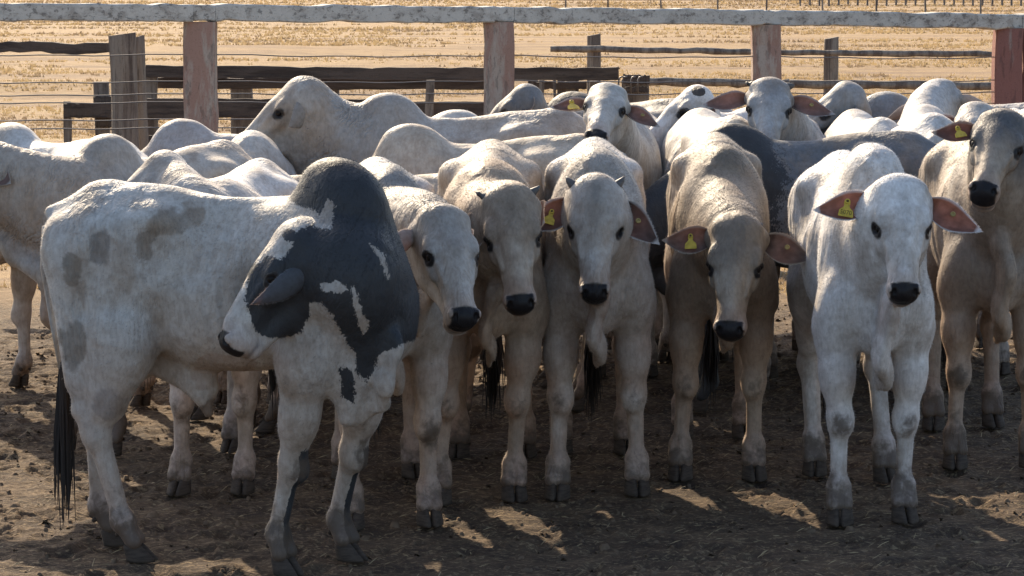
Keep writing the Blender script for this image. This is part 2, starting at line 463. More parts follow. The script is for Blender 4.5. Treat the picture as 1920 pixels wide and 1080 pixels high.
            K(o(-.622, .14, .45, .55), o(-.585, .145, .16, .95), .040, .034, .03)
            E(o(-.580, .145, .145, .97), (.048, .049, .047), .025)
            for e_ in (-1, 1): K(o(-.575, .145+e_*.018, .13, .98), o(-.54, .145+e_*.024, .075, 1), .030, .030, .016)
            hooves.append(o(-.535, .145, 0, 1)); hocks.append(W(o(-.60, .14, .48, .5)))
    # head frame
    if poll is not None:
        Pl = w2l(at(*poll)); f = nrm(w2l(at(*muz))-Pl)
    else:
        Pl = np.array([headlow[0]*s, 0, headlow[1]*s]); f = nrm(np.array([.45, 0, -.9]))
    uh = d2l(np.array(uhint, float)) if uhint is not None else np.array([.5, 0, 1.])
    u = nrm(uh-f*(uh@f)); l = np.cross(u, f)
    if roll:
        c_, s_ = math.cos(R(roll)), math.sin(R(roll)); u, l = u*c_+l*s_, l*c_-u*s_
    HM = np.array([f, l, u]); q = s*hs
    fwd = 1+random.Random(seed+3).uniform(-.07, .06)
    def hp(a, b, c): return Pl+q*(a*f+b*fwd*l+c*u)
    def HE(c, r, k=.03, sub=False): F.ell(hp(*c), np.array(r)*np.array([1, fwd, 1])*q, k*q, HM, sub)
    def HK(a, b, ra, rb, k=.03, sq=1., sub=False): F.cap(hp(*a), hp(*b), ra*q, rb*q, k*q, sq, l, sub)
    # neck
    P0 = W((.36, 0, 1.04)); P2 = hp(.06, 0, -.135)
    P1 = W(neck1) if neck1 is not None else W((.66, 0, 1.05+.35*(P2[2]/s-1.05)))
    prev = None
    NS = 7; nck = []
    for i in range(NS+1):
        t = i/NS; p = (1-t)**2*P0+2*t*(1-t)*P1+t*t*P2
        nck.append(p)
        r = (.225*(1-t)**1.3+.118*(1-(1-t)**1.3))*neck_r
        if prev is not None:
            dirv = p-prev[0]; lt = np.cross(np.array([0, 0, 1.]), dirv); lt = lt if np.linalg.norm(lt) > 1e-4 else latv(.4)
            F.cap(prev[0], p, prev[1]*s, r*s, .06*s, .62+.12*t, lt)
        prev = (p, r)
    nck = np.array(nck)
    # dewlap: thin hanging sheet from throat to between the legs
    if dew > 0:
        T0 = hp(.16, 0, -.255); T1 = W((.57, 0, .70)); Tm = (T0+T1)/2+np.array([.0, 0, -.10*s])
        Tm2 = W((.655, .012, .84))
        pts = [T0, (T0+Tm2)/2+np.array([0, 0, -.05*s]), Tm2, W((.645, -.016, .735-.05*dew)), W((.60, .014, .675-.06*dew)), W((.48, 0, .62-.05*dew))]
        rr = [.035, .070*dew, .085*dew, .070*dew, .055*dew, .045]
        for i in range(5):
            dirv = pts[i+1]-pts[i]; lt = np.cross(dirv, np.array([0, 0, 1.]))
            lt = latv(.5) if i >= 1 else nrm(l*.5+latv(.6)*.5)
            F.cap(pts[i], pts[i+1], rr[i]*s, rr[i+1]*s, .030*s, .36, lt)
    # sheath
    if sheath > 0:
        K((-.38, 0, .70), (-.20, 0, .68-.07*sheath), .05, .055, .06, .5); K((-.23, 0, .66-.05*sheath), (-.19, 0, .64-.14*sheath), .042, .022, .04, .7)
    for (a_, b_, ra_, rb_, k_) in extra: K(a_, b_, ra_, rb_, k_)
    # head
    HE((.085, 0, -.095), (.125, .099, .096), .04)
    HE((.028, 0, -.058), (.046, .086, .046), .05)
    HE((.145, 0, -.080), (.12, .092, .078), .035)
    HE((.15, 0, -.19), (.135, .070, .095), .05)
    HE((.07, 0, -.20), (.075, .066, .075), .05)
    HK((.16, 0, -.080), (.400, 0, -.078), .080, .052, .035)
    HK((.20, 0, -.042), (.385, 0, -.034), .044, .026, .04)
    HK((.17, 0, -.215), (.40, 0, -.140), .052, .036, .04)
    HE((.425, 0, -.088), (.056, .063, .060), .025)
    HE((.450, 0, -.062), (.028, .052, .032), .018)
    for g in (-1, 1):
        HE((.160, g*.083, -.040), (.045, .022, .022), .03)          # brow
        HE((.225, g*.072, -.080), (.05, .024, .026), .03)           # cheekbone
        HE((.035, g*.085, -.13), (.035, .035, .04), .03)            # ear base
        HE((.13, g*.055, -.205), (.075, .028, .075), .035)          # jaw muscle
        HE((.030, g*.068, -.050), (.022, .020, .020), .02)          # horn boss
        HE((.442, g*.045, -.046), (.022, .018, .020), .012)         # nostril wing
        HE((.458, g*.039, -.036), (.015, .0085, .011), .006, sub=True)
        HK((.458, g*.041, -.040), (.464, g*.053, -.060), .0075, .004, .006, sub=True)
        HE((.194, g*.100, -.050), (.024, .014, .016), .010, sub=True)   # eye socket
        HK((.174, g*.100, -.062), (.184, g*.086, -.030), .012, .009, .012)  # upper lid
        HK((.216, g*.092, -.064), (.214, g*.084, -.040), .006, .005, .010)
        HK((.235, g*.066, -.036), (.31, g*.052, -.040), .010, .007, .02)    # facial ridge
    HK((.46, -.05, -.140), (.36, -.078, -.152), .005, .004, .006, sub=True); HK((.46, .05, -.140), (.36, .078, -.152), .005, .004, .006, sub=True)
    HK((.475, -.045, -.138), (.475, .045, -.138), .005, .005, .006, sub=True)
    HE((.420, 0, -.152), (.045, .048, .024), .02)
    # grid
    lo, hi = F.bounds(); lo = lo-.03; hi = hi+.03; lo[2] = max(lo[2], .02)
    hc = np.array([hp(a, b, c) for a in (-.02, .48) for b in (-.11, .11) for c in (0.01, -.27)]); hlo, hhi = hc.min(0), hc.max(0)
    ax = [axis(lo[i], hi[i], vox, hlo[i], hhi[i], hvox).astype(np.float32).astype(float) for i in range(3)]
    xs, ys, zs = ax
    D = F.solve(xs, ys, zs)
    V, Q = surface_nets(D, xs, ys, zs)
    for _ in range(2):
        v, g = trilin(D, xs, ys, zs, V); g2 = np.maximum((g*g).sum(1), .2)
        st = -(v/g2)[:, None]*g; ln = np.linalg.norm(st, axis=1, keepdims=True); V = V+st*np.minimum(1, .6*hvox/np.maximum(ln, 1e-9))
    _, g = trilin(D, xs, ys, zs, V); Nn = g/np.maximum(np.linalg.norm(g, axis=1, keepdims=True), 1e-6)
    # canonical coordinates
    if abs(bend) > 1:
        cl = np.stack([cx, cy], 1)*s; d2 = ((V[:, None, :2]-cl[None, ::2])**2).sum(2); ii = d2.argmin(1)*2
        Xc = tx[ii]; Yc = (-(V[:, 0]-cl[ii, 0])*np.sin(yaw[ii])+(V[:, 1]-cl[ii, 1])*np.cos(yaw[ii]))/s; Pc = np.stack([Xc, Yc, V[:, 2]/s], 1)
    else: Pc = V/s
    hv = (V-Pl)/q; A_, B_, C_ = hv@f, (hv@l)/fwd, hv@u
    inhead = (A_ > -.04) & (A_ < .5) & (np.abs(B_) < .13) & (C_ > -.30) & (C_ < .04)
    hw = sstep(-.06, .06, A_)*(1-sstep(.48, .56, A_))*(1-sstep(.11, .16, np.abs(B_)))*(1-sstep(.24, .34, -C_))*(1-sstep(.03, .07, C_))
    # neck arc-length
    dn = ((V[:, None, :]-nck[None])**2).sum(2); seg = dn.argmin(1)
    a_ = nck[np.clip(seg, 0, NS-1)]; b_ = nck[np.clip(seg, 0, NS-1)+1]; ab = b_-a_
    tt = ((V-a_)*ab).sum(1)/(ab*ab).sum(1); arc = (np.clip(seg, 0, NS-1)+np.clip(tt, -.8, 1.8))*np.linalg.norm(ab, axis=1)
    radial = np.sqrt(dn.min(1))
    nw = sstep(.3, 1.6, seg+np.clip(tt, -1, 1))*(1-sstep(.20, .32, radial/s))*(1-hw)
    n_lo = fbm(V*3.2+seed, seed, 3); n_md = fbm(V*11+seed, seed+5, 3)
    # gentle muscle / loose-skin relief
    rib = np.sin(Pc[:, 0]*2*math.pi/.085+Pc[:, 2]*4)*sstep(.15, .0, np.abs(Pc[:, 0]+.02))*sstep(.10, .18, np.abs(Pc[:, 1]))*sstep(.75, .9, Pc[:, 2])
    n_f = fbm(V*np.array([10, 10, 3.2])+seed*2, seed+51, 3)
    amp = (.0085*n_lo+.0040*n_md+.0045*n_f*sstep(.05, .3, n_lo+.2))*(1-.8*hw)+.0055*rib
    wr = np.sin(arc*2*math.pi/.042+n_lo*3.0)*nw*.0022*fold*(1-sstep(-.3, .6, n_lo)*.5)
    lowleg = sstep(.55, .42, Pc[:, 2]); amp = amp*(1-.6*lowleg)
    V = V+Nn*(amp+wr)[:, None]*s
    n_xl = fbm(V*1.5+seed*1.7, seed+31, 3); streak = fbm(V*np.array([9, 9, 1.6])+seed, seed+41, 3)
    WX, WY = pos[0]+ch*V[:, 0]-sh*V[:, 1], pos[1]+sh*V[:, 0]+ch*V[:, 1]; dz_ = V[:, 2]-H_CAM
    dpt = WY*math.cos(PITCH)-dz_*math.sin(PITCH); PXY = np.stack([960+F_PX*WX/dpt, 540-F_PX*(WY*math.sin(PITCH)+dz_*math.cos(PITCH))/dpt], 1)
    # colour
    coat = np.array(coat); tone = np.array(tone)
    col = np.tile(coat, (len(V), 1))
    def mixc(col, c, wt): wt = np.clip(wt, 0, 1)[:, None]; return col*(1-wt)+np.array(c)*wt
    front = sstep(.02, .45, Pc[:, 0])*(1-hw)
    humpw = np.exp(-((Pc[:, 0]-humpx)/.22)**2)*sstep(1.15, 1.35, Pc[:, 2])*(1-hw)
    quarter = sstep(-.30, -.60, Pc[:, 0])*sstep(1.15, .7, Pc[:, 2])
    tw = np.clip(.75*front*sstep(.55, 1.0, Pc[:, 2])+.6*humpw+.25*quarter+.30*n_lo, 0, 1)*tone_amt
    col = mixc(col, tone, tw)
    col = mixc(col, coat*np.array([.86, .72, .58]), np.clip(.55*sstep(-.15, .5, n_xl)+.35*sstep(.1, .6, streak), 0, .8)*tan*(1-.5*hw))
    col = mixc(col, tone*1.25, .45*sstep(.05, .5, -n_xl+.3*streak)*tone_amt)
    for (bx, by, rx, ry, ba, bc) in blots:      # grey and brown marks on the near flank
        dd = np.sqrt(((PXY[:, 0]-bx)/rx)**2+((PXY[:, 1]-by)/ry)**2)+.75*n_md+.75*fbm(V*16, seed+61, 3); col = mixc(col, bc, ba*sstep(1.12, .92, dd)*(Pc[:, 1] < .02)*(1-hw))
    # warm dusty brown low on belly, brisket and legs
    lowz = sstep(.98, .50, Pc[:, 2])
    col = mixc(col, (.36, .225, .15), tan*np.clip(.78*lowz+.45*n_md*lowz+.30*nw*sstep(1.2, .85, Pc[:, 2]), 0, 1))
    pinkish = sstep(.30, .10, Pc[:, 2]); col = mixc(col, (.36, .235, .19), .55*pinkish)
    dirt_a = 1.0*sstep(.25, .07, Pc[:, 2]+.12*n_md+.08*n_lo)+.55*sstep(.60, .12, Pc[:, 2])*sstep(-.1, .45, n_md+.4*n_lo)
    for kp in knees: dirt_a = dirt_a+1.0*np.exp(-(np.linalg.norm((V-kp)*np.array([1, 1, .75]), axis=1)/(.047*s))**2)
    for kp in hocks: dirt_a = dirt_a+.45*np.exp(-(np.linalg.norm(V-kp, axis=1)/(.07*s))**2)
    dirt_a = dirt_a+.40*sstep(.15, .6, n_lo+n_md*.4)*sstep(1.15, .8, Pc[:, 2])
    dirt_a = dirt_a*dirt
    # face
    col = mixc(col, coat*np.array([.62, .52, .43]), hw*np.clip(.30*tan+.55*n_md*1.2+.30*n_lo+.2*sstep(.34, .16, A_), 0, .75)*(.35+.65*tan))
    fd = hw*np.clip(face_dark*(sstep(.30, .10, A_)*.9+.15+.3*n_md), 0, 1)
    col = mixc(col, tone, fd)
    col = mixc(col, tone*.6, hw*np.clip(.35*np.exp(-(B_/.030)**2)*sstep(.30, .05, A_)*sstep(-.06, -.01, C_)*(1+n_md), 0, 1))
    eyer = np.zeros(len(V))
    for g in (-1, 1):
        de = np.sqrt(((A_-.198-.35*(.10-np.abs(B_)))/1.35)**2+((B_-g*.094)/1.1)**2+((C_+.050)/1.1)**2)
        col = mixc(col, (.014, .012, .011), hw*(.97*sstep(.027, .019, de+.005*n_md)+.22*sstep(.06, .025, de)))
        eyer = np.maximum(eyer, hw*.92*sstep(.027, .020, de+.004*n_md))
        df = np.sqrt(((A_-.26)/2.2)**2+(B_-g*.075)**2+((C_+.09))**2); col = mixc(col, tone*.7, hw*.35*sstep(.05, .015, df))
    col = mixc(col, (.42, .30, .25), hw*.5*sstep(.33, .44, A_))
    nose = sstep(.421, .429, A_+.25*np.maximum(np.abs(B_)-.035, 0)+.35*(C_+.03)*(C_ < -.03))*sstep(.0525, .047, np.abs(B_))*sstep(-.122, -.114, C_+.004*n_md)*(np.abs(hw) > .2)
    nose = np.maximum(nose, hw*sstep(.014, .008, np.sqrt((A_-.460)**2+(np.abs(B_)-.044)**2+(C_+.044)**2)))
    col = mixc(col, (.022, .020, .022), nose); nose = np.maximum(nose, eyer)
    lip = sstep(.37, .42, A_)*np.exp(-((C_+.139)/.008)**2)*hw; col = mixc(col, (.07, .05, .045), .7*lip)
    # throat and dewlap skin pinker
    patch = np.zeros(len(V))
    for (pc, pr, pw) in patches:
        dd = np.sqrt((((Pc-np.array(pc))/np.array(pr))**2).sum(1)); patch = np.maximum(patch, pw*sstep(1.25, .75, dd+.22*n_md))
    if patch_fn is not None: patch = np.maximum(patch, patch_fn(Pc, (A_, B_, C_, hw), n_lo, n_md, PXY))
    patch = patch*(1-nose)
    at_ = dict(col=col, patch=patch, dirt=dirt_a*(1-hw*.7), arc=arc, nw=nw*fold, nose=nose)
    nb_ = len(V)
    if hairs:
        ri = rng.integers(0, nb_, hairs); ri = ri[(nose[ri] < .3) & (V[ri, 2] > .10)]
        tdir = np.where(inhead[ri][:, None], f[None]*.9, np.array([[-.75, 0, -.65]])); n_ = Nn[ri]
        tdir = tdir-n_*(tdir*n_).sum(1)[:, None]; tdir += rng.normal(0, .28, tdir.shape); tdir /= np.linalg.norm(tdir, axis=1, keepdims=True)
        ln = rng.uniform(.006, .013, len(ri))[:, None]*s*(1-.4*hw[ri])[:, None]; sd_ = np.cross(tdir, n_)*.0009
        p_ = V[ri]-n_*.0008
        tips = p_+(tdir*.88+n_*.42)*ln
        HV = np.stack([p_-sd_, p_+sd_, tips], 1).reshape(-1, 3); HQ = np.arange(len(HV)).reshape(-1, 3)+nb_
        rep3 = np.repeat(ri, 3); V = np.concatenate([V, HV])
        col = np.concatenate([col, col[rep3]*rng.uniform(.68, 1.2, len(ri)).repeat(3)[:, None]]); patch = np.concatenate([patch, patch[rep3]]); dirt_a = np.concatenate([dirt_a, dirt_a[rep3]])
        arc = np.concatenate([arc, arc[rep3]]); nw = np.concatenate([nw, nw[rep3]]); nose = np.concatenate([nose, nose[rep3]]); hw = np.concatenate([hw, hw[rep3]])
    else: HQ = None
    col4 = np.concatenate([np.clip(col, 0, 1), np.ones((len(V), 1))], 1)
    neckv = np.stack([arc, nw*fold, np.zeros(len(V))], 1)
    mesh_obj('body', V, (Q, HQ) if HQ is not None else Q, mat, root, attrs={'coat': ('FLOAT_COLOR', col4), 'patch': ('FLOAT', patch), 'dirt': ('FLOAT', dirt_a*(1-hw*.7)),
             'neck': ('FLOAT_VECTOR', neckv), 'gloss': ('FLOAT', nose)})
    # hooves
    for n, hpnt in enumerate(hooves):
        wp = W(hpnt); ya = np.interp(hpnt[0], tx, yaw)+R([-6, 6, -8, 8][n])
        hv_ = HOOF_V*s*1.10
        c_, s_ = math.cos(ya), math.sin(ya)
        vv = np.stack([c_*hv_[:, 0]-s_*hv_[:, 1], s_*hv_[:, 0]+c_*hv_[:, 1], hv_[:, 2]], 1)+np.array([wp[0], wp[1], .002])
        mesh_obj('hoof', vv, HOOF_F, M_HOOF, root)
    # eyes
    for g in (-1, 1):
        th = np.linspace(0, math.pi, 9); rings = []
        c0 = hp(.194, g*.0835, -.048)
        for a in th[1:-1]:
            rings.append(np.array([c0+q*.0178*(g*l*math.cos(a)+math.sin(a)*(f*math.cos(bb)*1.15+u*math.sin(bb))) for bb in np.linspace(0, 2*math.pi, 12, endpoint=False)]))
        Vv, Ff = loft(rings); mesh_obj('eye', Vv, Ff, M_EYE, root)
    # ears
    earobs = []
    for n, g in enumerate((-1, 1)):
        dn_, fw_ = ears[n][:2]; tw_ = ears[n][2] if len(ears[n]) > 2 else 0
        e1 = nrm(g*l*math.cos(dn_)+f*math.sin(dn_)+u*fw_)
        e3 = nrm(u-e1*(u@e1)); e2 = np.cross(e3, e1)
        if tw_: e3, e2 = e3*math.cos(tw_)+e2*math.sin(tw_), e2*math.cos(tw_)-e3*math.sin(tw_)
        base = hp(ear_base[0], g*ear_base[1], ear_base[2]); L = (ear_len[n] if isinstance(ear_len, tuple) else ear_len)*q
        nu, nv = 18, 11; rowsF, rowsB, colF, colB = [], [], [], []
        sg = np.sign(e2@f) or 1
        for i in range(nu):
            t = i/(nu-1)
            wd = q*ear_w*(.018+.042*math.sin(math.pi*min(1, t*.95+.05)**.80)**1.15) if t < .97 else q*.004
            wd *= (1-t**4)**.6+.02
            cup = .75*(1-t)**1.2+.20
            for j in range(nv):
                v = -1+2*j/(nv-1); wd_j = wd; skew = .25*v*(1 if v*sg > 0 else .7)
                wob = 1+.05*noise3(np.array([[t*4+seed, v*2, n*3.3]]), seed)[0]
                ang = v*cup*1.5
                y = wd*wob*math.sin(ang)/max(cup*1.5, .2)*1.15; z = wd*(1-math.cos(ang))/max(cup*1.5, .2)*1.1
                p = base+e1*(t*L)+e2*(y+.012*q*sg*math.sin(t*3))+e3*(z-.012*q+.02*q*t*t)-np.array([0, 0, 1.])*(.018*q*t*t)
                th = q*(.0035+.0035*(1-abs(v)))*(1-.5*t)
                rowsF.append(p); rowsB.append(p-e3*th*(1.0)-e2*0)
                rim = sstep(.80, 1.0, abs(v)) if t < .9 else 1.0
                rim = max(rim, float(sstep(.9, 1, t)))
                inner = np.array(ear_in)*(1-.25*t)+np.array([.10, .03, .015])*math.exp(-((t-.45)/.25)**2)
                inner = inner*(1+.35*noise3(np.array([[t*9, v*3, seed]]), 3)[0])
                if t < .22: inner = inner*.6
                colF.append(inner*(1-rim)+(coat*.85)*rim); colB.append(np.array(ear_out) if ear_out else (coat*.75)*(1-.35*tone_amt)+tone*.35*tone_amt)
        NV = nu*nv; Vv = np.array(rowsF+rowsB); fc = []
        for i in range(nu-1):
            for j in range(nv-1):
                a = i*nv+j; fc.append((a, a+1, a+nv+1, a+nv)); fc.append((NV+a, NV+a+nv, NV+a+nv+1, NV+a+1))
        for i in range(nu-1):
            for j, fl in ((0, 0), (nv-1, 1)):
                a = i*nv+j; qd = (a, a+nv, NV+a+nv, NV+a); fc.append(qd if not fl else qd[::-1])
        for j in range(nv-1):
            a = (nu-1)*nv+j; fc.append((a, a+1, NV+a+1, NV+a)); fc.append((j+1, j, NV+j, NV+j+1))
        CF = np.array(colF+colB); er = random.Random(seed+n); hv2, hc2, hf2 = [], [], []
        for i in range(1, nu):
            for j in ((0, nv-1) if i < nu-1 else range(nv)):
                for _h in range(7 if hairs > 20000 else 4):
                    p = Vv[i*nv+j]+(Vv[(i-1)*nv+j]-Vv[i*nv+j])*er.random(); o_ = (Vv[i*nv+j]-Vv[i*nv+nv//2]) if i < nu-1 else e1; o_ = o_/max(np.linalg.norm(o_), 1e-6)
                    d_ = nrm(o_+e1*er.uniform(.2, 1.1)+e3*er.uniform(-.3, .5))*er.uniform(.003, .009)*q; sd2 = nrm(np.cross(d_, e3))*.0007
                    k0 = 2*NV+len(hv2); hv2 += [p-sd2, p+sd2, p+d_]; hc2 += [(np.array(ear_out)*2 if ear_out else coat)]*3; hf2.append((k0, k0+1, k0+2))
        Vv = np.concatenate([Vv, np.array(hv2)]); fc += hf2; CF = np.concatenate([CF, np.array(hc2)])
        cc = np.concatenate([CF, np.ones((len(CF), 1))], 1)
        eo = mesh_obj('ear', Vv, fc, None, root, attrs={'coat': ('FLOAT_COLOR', np.clip(cc, 0, 1))}, mats=[M_EAR]); earobs.append(eo)
        if tags[n]:
            # ear tag: round button and flared plate hanging in front of the ear
            t_ = .46; cpt = base+e1*(t_*L)+e3*(.010*q+.006)
            down = nrm(np.array([0, 0, -1.])-e3*(-e3[2])+np.cross(e3, np.array([0, 0, 1.]))*random.Random(seed).uniform(-.32, .32)); side = np.cross(down, e3); b = Bag(); S = q*tags[n]
            prof = [(-.012, .000), (-.013, .010), (-.010, .018), (-.013, .026), (-.027, .040), (-.030, .062), (-.029, .068)]
            top = [(x, y) for x, y in prof]+[(-x, y) for x, y in prof[::-1]]+[(.008, -.009), (-.008, -.009)]
            f_ = [cpt+S*(side*x+down*y)+e3*.004 for x, y in top]; bk = [cpt+S*(side*x+down*y)+e3*.001 for x, y in top]; m_ = len(top)
            b.add(f_+bk, [tuple(range(m_))[::-1], tuple(range(m_, 2*m_))]+[(i, (i+1) % m_, m_+(i+1) % m_, m_+i) for i in range(m_)])
            ring = [np.array([cpt+S*r_*(side*math.cos(a)+down*math.sin(a))+e3*(.004+hh) for a in np.linspace(0, 2*math.pi, 14, endpoint=False)]) for r_, hh in ((.012, 0), (.011, .004), (.006, .005), (.005, .002))]
            b.add(*loft(ring))
            ring = [np.array([cpt+S*r_*(side*math.cos(a)+down*math.sin(a))+e3*(.0085) for a in np.linspace(0, 2*math.pi, 10, endpoint=False)]) for r_ in (.0055, .001)]
            b.add(*loft(ring), 1)
            if tag_text:
                cu = bpy.data.curves.new('t', 'FONT'); cu.body = tag_text; cu.size = .024*S; cu.align_x = 'CENTER'; cu.align_y = 'CENTER'; cu.resolution_u = 2
                to = bpy.data.objects.new('t', cu); C.objects.link(to)
                me = to.to_mesh(); tv = np.array([v.co[:] for v in me.vertices]); tf = [tuple(p.vertices) for p in me.polygons]
                sd_ = side if (np.cross(side, -down)@e3) > 0 else -side
                tv = cpt+down*.050*S+e3*.0048+tv[:, :1]*sd_+tv[:, 1:2]*(-down)*1.15
                to.to_mesh_clear(); bpy.data.objects.remove(to); bpy.data.curves.remove(cu)
                b.add(tv, tf, 1)
            b.obj('ear_tag', [M_TAG, M_TAGP], eo)
        elif tags[n] == 0 and False: pass
        if len(ears[n]) > 3:      # round button of a tag whose plate hangs behind the ear
            cpt = base+e1*(.5*L)+e3*(.006*q); b = Bag(); sx = e2
            ring = [np.array([cpt+r_*q*(e1*math.cos(a)+sx*math.sin(a))+e3*(.004+hh) for a in np.linspace(0, 2*math.pi, 14, endpoint=False)]) for r_, hh in ((.011, 0), (.010, .003), (.006, .004), (.005, .001))]
            b.add(*loft(ring)); b.obj('tag_button', [M_TAGB], eo)
    # horns
    if horns:
        for g in (-1, 1):
            hl, hr, outw, upw = horns[:4]
            p0 = hp(.012, g*.074, -.055); dr = nrm(g*l*outw-f*upw+u*.1)
            pts = [p0-dr*.02*q, p0+dr*hl*.4*q, p0+dr*hl*.8*q-f*.1*hl*q, p0+dr*hl*q-f*.22*hl*q]
            Vv, Ff = loft(tube_rings(pts, [hr*q, hr*.85*q, hr*.5*q, hr*.18*q], 10)); mesh_obj('horn', Vv, Ff, M_HORN, root)
    # tail
    t0 = W((-.755, 0, 1.215)); tl = tail or (0, 0)
    pts = [W((-.70, 0, 1.235)), W((-.775, 0, 1.19)), W((-.80+tl[0]*.2, tl[1]*.2, 1.05)), W((-.79+tl[0]*.5, tl[1]*.5, .85)), W((-.775+tl[0]*.8, tl[1]*.8, .66)), W((-.765+tl[0], tl[1], .52))]
    if switch > 1: pts = pts[:-1]
    Vv, Ff = loft(tube_rings(pts, [.030*s, .028*s, .021*s, .015*s, .012*s, .011*s][:len(pts)], 8))
    tcol = np.tile(np.array([*(coat*.8*(1-.4*tone_amt)+tone*.3*tone_amt), 1]), (len(Vv), 1))
    to = mesh_obj('tail', Vv, Ff, None, root, attrs={'coat': ('FLOAT_COLOR', tcol)}, mats=[M_EAR if False else mat])
    b = Bag(); rr = random.Random(seed); p0 = pts[-1]
    b.add(*loft(tube_rings([p0+np.array([0, 0, .05*s]), p0-np.array([0, 0, .05*s*switch]), p0-np.array([0, 0, .16*s*switch]), p0-np.array([0, 0, .27*s*switch])], [.012*s, .021*s, .022*s, .007*s], 8)))
    for i in range(80 if vox < .014 else 12):
        a = rr.uniform(0, 6.28); r0 = rr.uniform(.008, .03)*s; d_ = np.array([math.cos(a), math.sin(a), 0]); ln = rr.uniform(.2, .36)*s*switch
        z0 = p0-np.array([0, 0, rr.uniform(-.03, .08)*s])
        b.add(*loft(tube_rings([z0+d_*r0*.5, z0+d_*r0*1.3-np.array([0, 0, ln*.5]), z0+d_*r0*rr.uniform(.2, 1.9)-np.array([0, 0, ln])], [.005*s, .004*s, .001], 3)))
    b.obj('tail_switch', M_SWITCH, to)
    return root, hp, W, (f, l, u)

# ------------------------------------------------------------------ ground: one sheet to the horizon, dense under the herd
def axis_lines(segs):
    out = []
    for a, b, n in segs: out.append(np.linspace(a, b, n, endpoint=False))
    out.append([segs[-1][1]]); return np.concatenate(out)
gx = axis_lines([(-900, -60, 14), (-60, -8, 40), (-8, -3.1, 60), (-3.1, 3.1, 440), (3.1, 8, 60), (8, 60, 40), (60, 900, 14)])
gy = axis_lines([(-30, 4, 20), (4, 8.4, 60), (8.4, 14.5, 440), (14.5, 20, 150), (20, 60, 220), (60, 200, 60), (200, 3000, 30)])
GX, GY = np.meshgrid(gx, gy, indexing='ij')
P2 = np.stack([GX, GY, np.zeros_like(GX)], -1).reshape(-1, 3)
near = (1-sstep(14.5, 19, P2[:, 1]))*(1-sstep(3, 6, np.abs(P2[:, 0])))
h = np.zeros(len(P2)); ms = near > .01
q = P2[ms]
c1 = fbm(q*np.array([5.5, 9, 1]), 3, 3); c2 = fbm(q*np.array([14, 26, 1])+3, 9, 3); c3 = 1-np.abs(noise3(q*np.array([8, 19, 1])+11, 21))
h[ms] = (.011*c1+.008*c2+.007*c3**2)*near[ms]
hg = h.reshape(GX.shape); rp = random.Random(9)
for _ in range(1500):       # hoof prints pressed into the floor: two claws each
    x = rp.uniform(-2.9, 2.9); y = rp.uniform(8.6, 15.5); a = rp.uniform(0, 6.28); r = rp.uniform(.030, .048); dp = rp.uniform(.008, .02)
    i0, i1 = np.searchsorted(gx, (x-.16, x+.16)); j0, j1 = np.searchsorted(gy, (y-.16, y+.16))
    X_, Y_ = GX[i0:i1, j0:j1]-x, GY[i0:i1, j0:j1]-y; U_ = X_*math.cos(a)+Y_*math.sin(a); V_ = -X_*math.sin(a)+Y_*math.cos(a)
    for s_ in (-1, 1):
        d_ = np.sqrt((U_/1.5)**2+(V_-s_*r*.62)**2)/(r*.75); hg[i0:i1, j0:j1] += -dp*np.exp(-d_**4)+dp*.35*np.exp(-((d_-1.45)/.35)**2)
h = hg.reshape(-1)
fld = sstep(17.5, 22, P2[:, 1]); ms = fld > .01
q = P2[ms]; h[ms] += fld[ms]*(.05*fbm(q*np.array([.35, .9, 1]), 31, 3)+.02*fbm(q*np.array([2.2, 4, 1]), 41, 2)*(1-sstep(60, 90, q[:, 1])))
# low furrow banks across the field
for yb, hb, wb in ((24.5, .10, .5), (33, .12, .9), (47, .16, 1.4), (68, .2, 2)):
    h += hb*np.exp(-((P2[:, 1]-yb-1.2*noise3(P2*.18, 7)-.12*P2[:, 0])/wb)**2)*sstep(-.5, .3, noise3(P2*np.array([.25, .1, 1]), int(yb)))*fld
P2[:, 2] = h-.016
nxg, nyg = GX.shape; I = np.arange(nxg*nyg).reshape(nxg, nyg)
Qg = np.stack([I[:-1, :-1], I[1:, :-1], I[1:, 1:], I[:-1, 1:]], -1).reshape(-1, 4)
def ground_z(x, y):
    i = np.clip(np.searchsorted(gx, x)-1, 0, nxg-1); j = np.clip(np.searchsorted(gy, y)-1, 0, nyg-1); return P2[:, 2].reshape(nxg, nyg)[i, j]
m, nt, bs = new_mat('trampled_earth_and_dry_field'); b = NB(nt)
tc = b.n('ShaderNodeTexCoord').outputs['Object']
sep = b.n('ShaderNodeSeparateXYZ'); b.l(tc, sep.inputs[0])
n1 = b.noise(b.mapping(tc, (1, 1.6, 1)), 3.2, 6, .62); n2 = b.noise(b.mapping(tc, (1, 2.2, 1)), 38, 5, .65, .6); n3 = b.noise(b.mapping(tc, (1, 2.5, 1)), 130, 3)
cpen = b.mix(b.ramp(n1, .35, .68), (.058, .039, .028), (.125, .083, .052))
cpen = b.mix(b.math('MULTIPLY', b.ramp(n2, .50, .66), .75), cpen, (.30, .215, .125))
cpen = b.mix(b.math('MULTIPLY', b.ramp(n3, .60, .75), .4), cpen, (.32, .25, .15))
cpen = b.mix(b.math('MULTIPLY', b.ramp(n2, .45, .30), .8), cpen, (.055, .040, .030))
f1 = b.noise(b.mapping(tc, (.13, .8, 1)), .75, 6, .66); f2 = b.noise(b.mapping(tc, (.6, 1.6, 1)), 3.5, 5, .7); f3 = b.noise(b.mapping(tc, (1, 1.4, 1)), 22, 4, .7)
cf = b.mix(b.ramp(f2, .3, .7), (.25, .165, .09), (.36, .245, .13))
cf = b.mix(b.math('MULTIPLY', b.ramp(f1, .49, .60), .6), cf, (.17, .115, .08))
cf = b.mix(b.math('MULTIPLY', b.ramp(f1, .40, .28), .35), cf, (.26, .27, .10))
